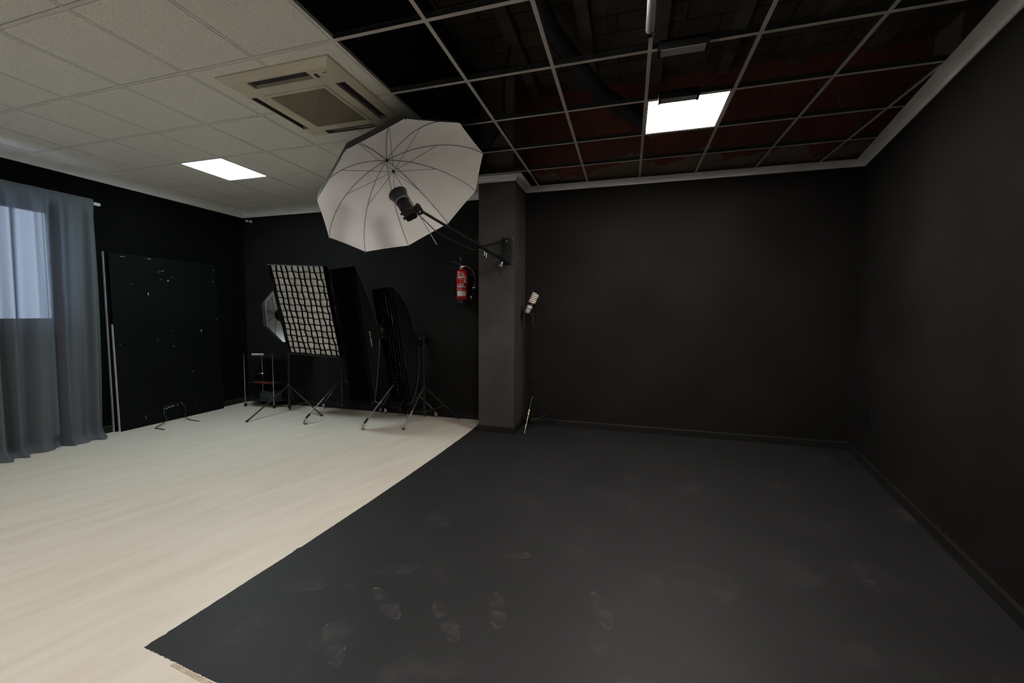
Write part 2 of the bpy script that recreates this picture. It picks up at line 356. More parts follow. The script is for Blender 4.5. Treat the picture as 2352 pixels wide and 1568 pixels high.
# window
wn = thing('window_1', None, None, (LX-.1, .28, wz0)); wn['kind'] = 'structure'
mk = MB(); xf0, xf1 = LX-.15, LX-.09
for y0, y1 in ((wy0, wy0+.05), (.26, .32), (wy1-.03, wy1)): mk.box((xf0, y0, wz0), (xf1, y1, wz1))
mk.box((xf0, wy0, wz0), (xf1, wy1, wz0+.03)).box((xf0, wy0, wz1-.05), (xf1, wy1, wz1))
mk.build('window_frame', WPL, wn)
MB().box((LX-.125, wy0+.05, wz0+.03), (LX-.12, .26, wz1-.05)).build('window_pane', GLASS, wn)
MB().box((LX-.125, .32, wz0+.03), (LX-.12, wy1-.03, wz1-.05)).build('window_pane', GLASS, wn)
# column and its raw top above the grid
PX0, PX1, PY = -.043, .408, 3.13
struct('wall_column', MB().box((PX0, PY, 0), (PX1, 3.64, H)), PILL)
struct('wall_column.001', MB().box((PX0+.02, PY+.01, H), (PX1-.02, 3.66, 4.2)), CONCP)
# black sheet added to keep the void over the tiles dark
struct('void_dark_sheet', MB().box((-.10, BY, H+.03), (-.04, 3.66, 4.35)), VOID)
struct('wall_void_right', MB().box((5.2, BY, H), (5.4, 3.86, 4.35)), VOID)
struct('void_light_lid', MB().prism([(RX(3.64)+.15, 3.64), (RX(BY)+.15, BY), (5.4, BY), (5.4, 3.86), (RX(3.64)+.15, 3.86)], H-.05, H), VOID)  # lid added to stop outside light leaking into the void
struct('wall_void_column', MB().box((4.56, 3.3, H), (4.95, 3.66, 4.2)), CONCP)
struct('ceiling_slab', MB().box((-.1, BY, 4.2), (5.4, 3.86, 4.35)), SLAB)
for i, x in enumerate((.55, 1.25, 1.95, 2.65, 3.35, 4.05, 4.75)):
    struct('trim_joist', MB().box((x-.06, BY, 4.13), (x+.06, 3.66, 4.2)), CONC)
# baseboards: body plus chamfered top
def bboard(name, p, q, nrm, h=.085, t=.016):
    p = V((*p, 0)); q = V((*q, 0)); nn = V((*nrm, 0)).normalized()
    prof = [(0, 0), (t, 0), (t, h-.012), (t*.45, h), (0, h)]
    vs = [e+nn*d+V((0, 0, z)) for e in (p, q) for d, z in prof]; k = 5
    fs = [(0, 1, 2, 3, 4), (9, 8, 7, 6, 5)]+[(i, (i+1) % k, k+(i+1) % k, k+i) for i in range(k)]
    struct(name, MB().add(vs, fs), BASEB)
bboard('baseboard_back', (LX, 3.64), (PX0, 3.64), (0, -1)); bboard('baseboard_back', (PX1, 3.64), (RX(3.64), 3.64), (0, -1))
bboard('baseboard_right', (RX(3.64), 3.64), (RX(BY), BY), (-1, .19))
bboard('baseboard_column', (PX0-.016, PY), (PX1+.016, PY), (0, -1)); bboard('baseboard_column', (PX1, PY), (PX1, 3.64), (1, 0)); bboard('baseboard_column', (PX0, PY), (PX0, 3.64), (-1, 0))
bboard('baseboard_left', (LX, BY), (LX, 3.64), (1, 0))
# cove cornice: swept along a path, mitred
def cornice(name, path, side, pr=.10, dr=.055):
    prof = [(0, -dr), (.012, -dr), (.014, -dr+.008)]+[(.014+(pr-.022)*(1-cos(R(a)))*1.0, -dr+.008+(dr-.014)*sin(R(a))) for a in (15, 30, 45, 60, 75, 90)]+[(pr, -.006), (pr, 0), (0, 0)]
    P = [V((*q, 0)) for q in path]; vs = []; k = len(prof)
    for i, q in enumerate(P):
        d1 = (P[i]-P[i-1]).normalized() if i > 0 else (P[1]-P[0]).normalized()
        d2 = (P[i+1]-P[i]).normalized() if i < len(P)-1 else d1
        n1 = V((-d1.y, d1.x, 0))*side; n2 = V((-d2.y, d2.x, 0))*side; mm = (n1+n2)/(1+n1.dot(n2))
        vs += [q+mm*a+V((0, 0, H+z)) for a, z in prof]
    fs = [tuple(range(k)), tuple(len(vs)-k+i for i in range(k-1, -1, -1))]
    for i in range(len(P)-1): fs += [(i*k+j, i*k+(j+1) % k, i*k+k+(j+1) % k, i*k+k+j) for j in range(k)]
    return struct(name, MB().add(vs, fs), CORN)
cornice('trim_1', [(LX, BY), (LX, 3.64), (PX0, 3.64)], -1, .17, .09)
cornice('trim_2', [(PX0-.10, PY), (PX1, PY), (PX1, 3.64), (RX(3.64), 3.64), (RX(BY), BY)], -1, .098, .052)
# tiled ceiling: tiles sit a little above the flat T bars
mk = MB(); G = .6
tiles = MB()
for i in range(-8, 0):
    for j in range(-9, 7):
        x0, x1 = max(i*G, LX+.02), (i+1)*G; y0, y1 = max(j*G, BY), min((j+1)*G, 3.62)
        if (i, j) in ((-5, 3),): continue                       # light panel
        if x1 <= x0+.03: continue
        e = .0115; c = .004
        vs = [(x0+e, y0+e, H+.006), (x1-e, y0+e, H+.006), (x1-e, y1-e, H+.006), (x0+e, y1-e, H+.006),
              (x0+e+c, y0+e+c, H-.001), (x1-e-c, y0+e+c, H-.001), (x1-e-c, y1-e-c, H-.001), (x0+e+c, y1-e-c, H-.001)]
        tiles.add(vs, [(4, 5, 6, 7), (0, 1, 5, 4), (1, 2, 6, 5), (2, 3, 7, 6), (3, 0, 4, 7)])
tiles.box((LX, BY, H+.008), (-5*G, 3.64, H+.03)).box((-4*G, BY, H+.008), (0, 3.64, H+.03)).box((-5*G, BY, H+.008), (-4*G, 3*G, H+.03)).box((-5*G, 4*G, H+.008), (-4*G, 3.64, H+.03))
tiles.build('ceiling', TILE)['kind'] = 'structure'
tb = MB()
for i in range(-7, 1): tb.box((i*G-.010, BY, H-.0005), (i*G+.010, 3.6, H+.0025))
for j in range(-8, 7): tb.box((LX+.1, j*G-.010, H-.0004), (0, j*G+.010, H+.0024))
tb.build('ceiling.001', mat('tile_grid_paint', (.70, .69, .65), .6))['kind'] = 'structure'
# open grid on the right: every bar its own piece, flange below and dark web above
for i in range(1, 7):
    x = i*G; y1 = 3.56
    if i == 6: y1 = 3.55
    y0 = BY if RX(BY)-.1 > x else 3.64+(x+.1-4.043)/.19
    o = struct('trim_ceiling_runner', MB().box((x-.012, y0, H-.0012), (x+.012, y1, H+.0006)), TBAR)
    MB().box((x-.001, y0, H+.0006), (x+.001, y1, H+.034)).box((x-.003, y0, H+.034), (x+.003, y1, H+.038)).build('bar_web', TWEB, o)
for j in range(-8, 6):
    y = j*G; x1 = RX(y)-.08; x0 = .0
    o = struct('trim_ceiling_crossbar', MB().box((x0, y-.012, H-.001), (x1, y+.012, H+.0008)), TBAR)
    MB().box((x0, y-.001, H+.0008), (x1, y+.001, H+.034)).box((x0, y-.003, H+.034), (x1, y+.003, H+.038)).build('bar_web', TWEB, o)

# ------------------------------------------------------------------ lamps in the ceiling
def panel(x0, y0, m, label, z=0):
    t = thing('ceiling_light_panel', label, 'ceiling light', (x0+.3, y0+.3, H+z)); e = .013
    mk = MB()
    for lo, hi in (((x0+e, y0+e), (x0+.6-e, y0+e+.01)), ((x0+e, y0+.6-e-.01), (x0+.6-e, y0+.6-e)), ((x0+e, y0+e), (x0+e+.01, y0+.6-e)), ((x0+.6-e-.01, y0+e), (x0+.6-e, y0+.6-e))):
        mk.box((*lo, H+z), (*hi, H+z+.012))
    mk.box((x0+e, y0+e, H+z+.012), (x0+.6-e, y0+.6-e, H+z+.045))
    mk.build('housing', WPL, t)
    MB().box((x0+e+.009, y0+e+.009, H+z+.002), (x0+.6-e-.009, y0+.6-e-.009, H+z+.011)).build('diffuser', m, t)
panel(1.8, 1.8, PAN_R, 'glowing square light panel set in the open black ceiling grid', 0)
panel(-3.0, 1.8, PAN_L, 'glowing square light panel in the white tiled ceiling near the curtain', .0)
panel(1.2, 0, PAN_R, 'square light panel in the open grid just above the camera', 0)
panel(-.6, -1.8, PAN_FILL, 'added fill panel, unseen, under the tiles behind the camera, beside the open grid', -.05)  # unseen panel added to brighten the room centre
panel(-2.4, -1.8, PAN_FILL, 'added fill panel, unseen, under the tiled ceiling, farther left behind the camera', -.05)  # unseen panel added to brighten the near left floor

# two small fixtures hanging under the crossbars and a tube lamp
def fixture(x0, x1, y0, y1, label):
    t = thing('ceiling_fixture', label, 'ceiling lamp', ((x0+x1)/2, (y0+y1)/2, 2.99), 'small black fixtures under the grid bars')
    zb = 2.992
    mk = MB().box((x0, y0, zb+.006), (x1, y0+.012, H-.002)).box((x0, y1-.012, zb+.006), (x1, y1, H-.002)).box((x0, y0, H-.012), (x1, y1, H-.002))
    mk.build('housing', BLKP, t)
    for xa, xb in ((x0-.002, x0+.014), (x1-.014, x1+.002)): MB().box((xa, y0-.001, zb), (xb, y1+.001, H-.003)).build('end_cap', BLKP, t)
    MB().box((x0+.014, y0+.004, zb+.003), (x1-.014, y1-.004, zb+.009)).build('diffuser', PIPE, t)
fixture(1.845, 2.12, 1.115, 1.187, 'unlit small black fixture with pale face, under the crossbar nearer the camera')
fixture(1.888, 2.158, 1.69, 1.762, 'unlit small black fixture overlapping the edge of the glowing panel')
t = thing('tube_lamp', 'pale grey tube with black end cap along a grid bar at the top edge', 'tube lamp', (1.789, .3, 2.97))
MB().tube([(1.789, -.6, 2.972), (1.789, .885, 2.972)], .024, 20).build('tube', PIPE, t)
MB().tube([(1.789, .875, 2.972), (1.789, .905, 2.972)], .0265, 20).build('end_cap', BLKP, t)
MB().tube([(1.789, -.63, 2.972), (1.789, -.6, 2.972)], .0265, 20).build('end_cap', BLKP, t)
mk = MB().box((1.784, -.3, 2.99), (1.794, -.28, H-.001)).box((1.784, .6, 2.99), (1.794, .62, H-.001)); mk.build('hanger', TWEB, t)
# duct and cables in the void
single('duct', MB().tube([(1.9, .4, 3.85), (3.2, 1.2, 3.85), (5.1, 1.75, 3.9)], .13, 20), DUCT, 'dark blue-grey duct crossing the void above the open grid', 'duct')
single('duct', MB().tube([(.75, .3, 3.95), (1.0, 2.2, 3.95), (1.35, 3.0, 3.8), (1.9, 3.6, 3.65)], .08, 18), DUCT, 'dark bent duct in the void running down to the brick wall', 'duct')
single('cable', MB().tube(smooth_pts([(.55, 2.5, 4.2), (.42, 2.7, 4.0), (.35, 2.85, 3.85), (.30, 3.0, 3.62), (.16, 3.0, 3.40), (.09, 3.0, 3.25), (.03, 3.0, 3.12)]), .013, 8), RUBB, 'thick black cable drooping in the void in front of the column top', 'cable')
for (x, y, l, lb) in ((2.05, 2.0, .8, 'thin wire dangling above the glowing panel'), (2.35, 1.3, .7, 'thin wire hanging from the slab near the small fixture'), (1.55, 1.35, 1.0, 'thin hanger wire above the second runner bar')):
    single('wire', MB().tube(smooth_pts([(x, y, 4.2), (x+.01, y+.01, 4.2-l*.5), (x-.02, y, 4.2-l*.8), (x+.01, y, 4.2-l)]), .003, 6), TWEB, lb, 'wire')

# ------------------------------------------------------------------ ceiling cassette
t = thing('air_conditioner', 'square cream ceiling cassette air conditioner with four dark slots', 'air conditioner', (-.575, 1.155, H-.04))
ax0, ax1, ay0, ay1 = -1.045, -.125, .69, 1.61; ZB = H-.036
def holed(mb, outer, holes, zt, zb):
    """flat plate with rectangular holes, built from strips"""
    xs = sorted({outer[0], outer[2], *[h[0] for h in holes], *[h[2] for h in holes]}); ys = sorted({outer[1], outer[3], *[h[1] for h in holes], *[h[3] for h in holes]})
    for i in range(len(xs)-1):
        for j in range(len(ys)-1):
            cx, cy = (xs[i]+xs[i+1])/2, (ys[j]+ys[j+1])/2
            if any(h[0] < cx < h[2] and h[1] < cy < h[3] for h in holes): continue
            mb.box((xs[i], ys[j], zb), (xs[i+1], ys[j+1], zt))
slots = [(-.845, .758, -.352, .836), (-.845, 1.50, -.355, 1.56), (-1.005, .925, -.945, 1.43), (-.255, .922, -.182, 1.445)]
gr = (-.872, .915, -.335, 1.452)
mk = MB(); holed(mk, (ax0+.05, ay0+.05, ax1-.05, ay1-.05), slots+[(gr[0], gr[1], gr[2], gr[3])], H-.01, ZB)
# sloping rim
b0 = [(ax0, ay0), (ax1, ay0), (ax1, ay1), (ax0, ay1)]; b1 = [(ax0+.05, ay0+.05), (ax1-.05, ay0+.05), (ax1-.05, ay1-.05), (ax0+.05, ay1-.05)]
vs = [(x, y, H) for x, y in b0]+[(x, y, H-.012) for x, y in b0]+[(x, y, ZB) for x, y in b1]
mk.add(vs, [(i, (i+1) % 4, 4+(i+1) % 4, 4+i) for i in range(4)]+[(4+i, 4+(i+1) % 4, 8+(i+1) % 4, 8+i) for i in range(4)])
fr = mk.build('frame', ACM, t)
for s_ in slots:
    o = MB().box((s_[0]-.004, s_[1]-.004, H-.009), (s_[2]+.004, s_[3]+.004, H-.004)).build('air_slot', ACD, t)
    if s_[2]-s_[0] > s_[3]-s_[1]: M_ = [(s_[0]+.01, s_[1]+.01, ZB+.010), (s_[2]-.01, s_[1]+.01, ZB+.010), (s_[2]-.01, s_[3]-.012, ZB+.020), (s_[0]+.01, s_[3]-.012, ZB+.020)]
    else: M_ = [(s_[0]+.012, s_[1]+.01, ZB+.020), (s_[2]-.01, s_[1]+.01, ZB+.010), (s_[2]-.01, s_[3]-.01, ZB+.010), (s_[0]+.012, s_[3]-.01, ZB+.020)]
    q = [V(p_)+V((0, 0, .003)) for p_ in M_]
    MB().add([*M_, *q], [(0, 1, 2, 3), (7, 6, 5, 4), (0, 1, 5, 4), (1, 2, 6, 5), (2, 3, 7, 6), (3, 0, 4, 7)]).build('louvre', ACB, o)
mk = MB(); g2 = (gr[0]+.03, gr[1]+.03, gr[2]-.03, gr[3]-.03)
holed(mk, (gr[0]+.003, gr[1]+.003, gr[2]-.003, gr[3]-.003), [g2], H-.01, ZB-.004); gp = mk.build('grille_panel', ACM, t)
mk = MB(); n = 46
for i in range(n):
    x = g2[0]+(g2[2]-g2[0])*(i+.5)/n; mk.box((x-.0032, g2[1], ZB-.002), (x+.0032, g2[3], ZB+.008))
for i in range(1, 5):
    y = g2[1]+(g2[3]-g2[1])*i/5; mk.box((g2[0], y-.003, ZB), (g2[2], y+.003, ZB+.008))
mk.build('grille_slats', mat('brown_cream_slats', (.36, .32, .245), .6), gp)
MB().box((g2[0], g2[1], ZB+.010), (g2[2], g2[3], ZB+.013)).build('filter', mat('dusty_filter', (.08, .068, .05), .9), gp)
MB().box((-.325, .765, ZB-.002), (-.19, .85, ZB+.001)).build('receiver_plate', ACM, t)
MB().box((-.318, .79, ZB-.004), (-.296, .83, ZB-.001)).build('sensor_window', ACD, t)
MB().box((-.25, .79, ZB-.0032), (-.215, .795, ZB-.001)).build('brand_mark', ACD, t)

# ------------------------------------------------------------------ curtain and rod
def curtain():
    ny, nz = 260, 90; y0, y1 = -1.1, 1.665; vs = []
    folds = [(1.27, .016, .034, .7), (1.31, .014, -.03, .7), (1.40, .02, -.026, .9), (1.365, .012, .022, 1), (1.13, .02, .018, 1), (.98, .018, .016, 1), (1.52, .03, .02, 1)]
    for k in range(nz+1):
        tz = k/nz; z = .004+(2.712-.004)*tz
        for i in range(ny+1):
            s_ = i/ny; y = y0+(y1-y0)*s_
            low = (1-tz)
            yy = y+.012*sin(y*17+tz*1.2)+(y-.3)*.0-.05*tz**3*0
            amp = .021+.020*low
            x = LX+.165+amp*sin(y*33+1.2*sin(y*7)+low*.9)+.38*amp*sin(y*51+2+low*1.7)+.10*amp*sin(y*93+1)
            x += .018*sin(y*11+tz*2)*low
            for fy, fw_, fa, _ in folds:
                c_ = fy-.12*low*(fy-1.0); x += fa*math.exp(-((y-c_)/fw_)**2)
            kk_ = min(1, max(0, (tz-.93)/.045)); x = x*(1-.92*kk_)+(LX+.162)*.92*kk_
            edge = max(0, (y-1.45)/.2); yy += edge*.018*sin(pi*min(1, low*1.05))-edge*.03*low
            if z < .12:
                q = (.12-z)/.12; x += .07*q*q*(1+.6*sin(y*9))
            if z < .10 and 1.15 < y < 1.32: x -= .03*(1-abs(y-1.235)/.085)
            vs.append((x, yy, z if z > .03 else .004+.02*max(0, tz*30)*.3))
    fs = []
    for k in range(nz):
        for i in range(ny): a = k*(ny+1)+i; fs.append((a, a+1, a+ny+2, a+ny+1))
    return MB().add(vs, fs, True)
o = single('curtain', curtain(), CURT, 'long grey sheer curtain pooling on the floor, daylight window glowing through', 'curtain')
t = thing('curtain_rod', 'white curtain rod whose ball end sticks out past the grey curtain', 'curtain rod', (LX+.12, .3, 2.67))
MB().tube([(LX+.14, -1.2, 2.668), (LX+.14, 1.672, 2.668)], .011, 14).build('rod', WPL, t)
mk = MB().ball((LX+.14, 1.71, 2.668), .019); mk.build('finial', WPL, t)
MB().tube([(LX+.14, 1.665, 2.668), (LX+.14, 1.695, 2.668)], .018, 14).build('collar', WPL, t)
MB().tube([(LX, 1.60, 2.668), (LX+.14, 1.60, 2.668)], .006, 10).build('bracket', WPL, t)
t = thing('wall_hook', 'small white double-knob hook high in the far dark corner', 'hook', (-4.10, 3.62, 2.89))
MB().ball((-4.125, 3.585, 2.90), .021, 10).build('knob', WPL, t); MB().ball((-4.045, 3.585, 2.885), .020, 10).build('knob', WPL, t)
MB().tube([(-4.125, 3.585, 2.90), (-4.085, 3.60, 2.885), (-4.045, 3.585, 2.885)], .007, 8).tube([(-4.085, 3.60, 2.885), (-4.085, 3.64, 2.885)], .009, 8).build('arm', WPL, t)

# ------------------------------------------------------------------ backdrop boards leaning on the left wall
def board(name, label, xb, xt, y0, y1, zt, th, zb=.0, dy=0, ez=9):
    t = thing(name, label, 'board', (xb, (y0+y1)/2, zb), 'large boards leaning on the left wall'); n = 16
    def X(z, off): k = (z-zb)/(zt-zb); return xb+(xt-xb)*k+.012*sin(pi*k)*(1 if dy else 0)+off
    vs = []; 
    for i in range(n+1):
        z = zb+(zt-zb)*i/n; vs += [(X(z, 0), y0, z), (X(z, 0), y1, z), (X(z, -th), y1, z), (X(z, -th), y0, z)]
    fs = [(3, 2, 1, 0), (n*4, n*4+1, n*4+2, n*4+3)]
    for i in range(n): fs += [(i*4+j, i*4+(j+1) % 4, i*4+4+(j+1) % 4, i*4+4+j) for j in (0, 1, 2)]
    fs2 = [(i*4+3, i*4, i*4+4, i*4+7) for i in range(n)]
    MB().add(vs, fs).build('panel', PLB, t)
    e = MB()
    vs2 = []
    for i in range(n+1):
        z = zb+(min(zt, ez)-zb)*i/n; vs2 += [(X(z, -.001), y0-.004, z), (X(z, -th+.001), y0-.004, z), (X(z, -th+.001), y0, z), (X(z, -.001), y0, z)]
    e.add(vs2, [(0, 1, 2, 3), (n*4+3, n*4+2, n*4+1, n*4)]+[(i*4+j, i*4+(j+1) % 4, i*4+4+(j+1) % 4, i*4+4+j) for i in range(n) for j in range(4)])
    e.build('white_edge', PLW, t)['label'] = 'bare white edge of the board'
    return t, X
bb, XB = board('backdrop_board', 'dark board behind, only its white edge showing beside the curtain gap', -4.225, -4.238, 1.79, 3.10, 2.16, .03)
fb2, XF = board('backdrop_board', 'large dark board with white paint chips, foremost on the left wall', -4.165, -4.205, 1.815, 3.12, 2.155, .03, ez=1.3)
# chips of white paint on the front board
mk = MB()
def chip(y, z, wy, wz):
    n = 9; x = XF(z, .0012); q = []
    for i in range(n):
        a = 2*pi*i/n; r = random.uniform(.55, 1); zz = z+wz*r*sin(a); q.append((XF(zz, .0012), y+wy*r*cos(a), zz))
    mk.add([(x, y, z)]+q, [(0, i+1, (i+1) % n+1) for i in range(n)])
for y, z, a, b in ((2.206, 1.681, .007, .022), (2.449, 1.867, .009, .012), (2.397, 1.993, .007, .008), (2.37, 1.985, .005, .006), (2.34, 1.975, .004, .01), (2.499, 1.92, .005, .006), (2.36, 1.88, .006, .006), (2.466, .99, .012, .008),
                   (2.845, 1.19, .007, .022), (2.45, 1.20, .006, .006), (3.072, 2.08, .01, .006), (3.06, 1.9, .007, .01), (3.04, 1.93, .006, .006), (1.87, 1.06, .005, .007), (2.09, .10, .004, .014), (2.09, .13, .003, .012), (2.72, .12, .003, .014),
                   (2.24, 2.13, .03, .004), (2.33, .17, .012, .008), (2.36, .185, .03, .006), (2.395, .185, .012, .010), (2.42, .19, .018, .008), (2.47, .19, .008, .012), (2.30, .17, .006, .012), (2.52, .2, .005, .012), (2.83, .42, .005, .005), (2.46, .4, .006, .004),
                   (2.03, 1.80, .006, .006), (3.08, 1.35, .004, .012), (3.07, 1.62, .003, .01), (2.28, 1.08, .003, .02), (1.95, 2.12, .04, .003), (2.7, .62, .006, .01)):
    chip(y, z, a, b)
for k in range(40): chip(random.uniform(1.85, 3.08), random.uniform(.05, 2.12), random.uniform(.001, .003), random.uniform(.001, .004))
mk.build('paint_chips', CHIP, fb2)['kind'] = 'stuff'
# wire easel feet clipped on the front board
t = thing('board_stand', 'thin black wire stand with two splayed feet clipped to the dark board', 'stand', (-4.0, 2.4, 0))
MB().tube([(-4.155, 2.305, .215), (-4.155, 2.515, .225)], .004, 8).build('crossbar', BLKM, t)
for s_, y in ((-1, 2.305), (1, 2.515)):
    MB().tube(smooth_pts([(-4.153, y, .22), (-4.10, y-.02+s_*.03, .12), (-4.02, y-.07+s_*.01, .05), (-3.93, 2.04 if s_ < 0 else 2.453, .008), (-3.90, 2.036 if s_ < 0 else 2.451, .007), (-3.745, 2.017 if s_ < 0 else 2.438, .007)], 4), .0055, 8).build('leg', BLKM, t)

# ------------------------------------------------------------------ light stands
def stand(label, cx, cy, top, apex, feet, collar=.10, casters=False, silver_leg=False, leg_r=.011, group=None, pole_r=.014, dark=True):
    t = thing('light_stand', label, 'light stand', (cx, cy, 0), group)
    mk = MB().tube([(cx, cy, collar-.06 if collar > .08 else .03), (cx, cy, apex+.25)], pole_r, 14).tube([(cx, cy, apex+.2), (cx, cy, top)], pole_r*.72, 12)
    mk.build('pole', BLKM, t)
    cb = MB().lathe([(-.03, .02), (-.03, .028), (.03, .028), (.03, .02)], (cx, cy, apex), (0, 0, 1), 16).build('collar', BLKP, t)
    MB().lathe([(-.018, .018), (-.018, .024), (.018, .024), (.018, .018)], (cx, cy, collar), (0, 0, 1), 16).build('collar', BLKP, t)
    MB().tube([(cx+.02, cy-.02, apex+.2), (cx+.06, cy-.05, apex+.2)], [.006, .012], 10).lathe([(-.02, .02), (.02, .02)], (cx, cy, apex+.21), (0, 0, 1), 14).build('knob', BLKP, t)
    for i, (fx, fy) in enumerate(feet):
        d = V((fx-cx, fy-cy, 0)); u = d.normalized(); A = V((cx, cy, apex))+u*.03; hz = .085 if casters else .012
        B = V((fx, fy, hz)); 
        lm = BLKM
        if casters or (silver_leg and i == 0):
            K = A.lerp(B, .5); lg = MB().tube([A, K], leg_r, 12).build('leg', BLKM, t)
            MB().tube([K, A.lerp(B, .97)], leg_r*.8, 12).build('leg_extension', GREYM if casters else CHR, lg)
            if casters: MB().tube([A.lerp(B, .90), B], leg_r*1.35, 12).build('leg_end', BLKP, lg)
        else: 
            lg = MB().tube([A, B], leg_r, 12).build('leg', BLKM, t)
            if i == 0 and not dark: MB().tube([A.lerp(B, .55), B], leg_r*1.05, 12).build('leg_extension', GREYM, lg)
            MB().tube([A.lerp(B, .97), B+(B-A).normalized()*.004], leg_r*1.25, 12).build('rubber_foot', RUBB, lg)
        MB().ball(A+V((0, 0, 0))+u*.004+V((0, -.014, 0)), .0035, 6).ball(A.lerp(B, .55)+V((0, -.013, 0)), .0035, 6).build('rivet', CHR, lg)
        if silver_leg and i == 0:
            MB().tube([A.lerp(B, .30), A.lerp(B, .47)], leg_r*1.06, 12).build('sticker', WPL, lg)
            MB().tube([A.lerp(B, .37), A.lerp(B, .41)], leg_r*1.1, 12).build('sticker_band', ORNG, lg)
        if casters:
            cs = MB().lathe([(0, .008), (.03, .01)], B+V((0, 0, -.035)), (0, 0, 1), 10)
            dd = V((-u.y, u.x, 0)); wc = V((fx, fy, .0265))+u*.012
            for s_ in (-1, 1): cs.box((-.002, -.018, -.008), (.002, .014, .04), M=Matrix.Translation(wc+dd*.012*s_) @ Matrix((dd, u, V((0, 0, 1)))).transposed().to_4x4())
            co = cs.build('caster_fork', CHR, lg)
            MB().lathe([(-.008, .006), (-.008, .024), (-.006, .0262), (.006, .0262), (.008, .024), (.008, .006)], wc, dd, 20).build('caster_wheel', GREYM, lg)
        Q = V((cx, cy, collar))+u*.02; W = A.lerp(B, .55)
        MB().tube([Q, W], .005, 8).build('brace', BLKM, t)
    return t
stand('black tripod stand with plain rubber feet, beside the glass trolley', -3.07, 3.26, 1.50, .37, [(-3.115, 2.59), (-2.40, 3.15), (-3.30, 3.60)], .075)
stand('tripod stand on casters carrying the tilted softbox with pale grid', -2.16, 3.28, 1.58, .51, [(-2.298, 2.75), (-2.72, 3.56), (-1.66, 3.56)], .19, casters=True)
stand('tripod stand on casters under the taller black strip softbox', -1.19, 3.22, 1.20, .58, [(-1.418, 2.75), (-1.726, 3.57), (-.865, 3.58)], .20, casters=True)
stand('black tripod stand with plain feet, nearest the fire extinguisher', -.88, 3.30, 1.20, .45, [(-.948, 2.88), (-.50, 3.585), (-1.32, 3.56)], .14, dark=False)

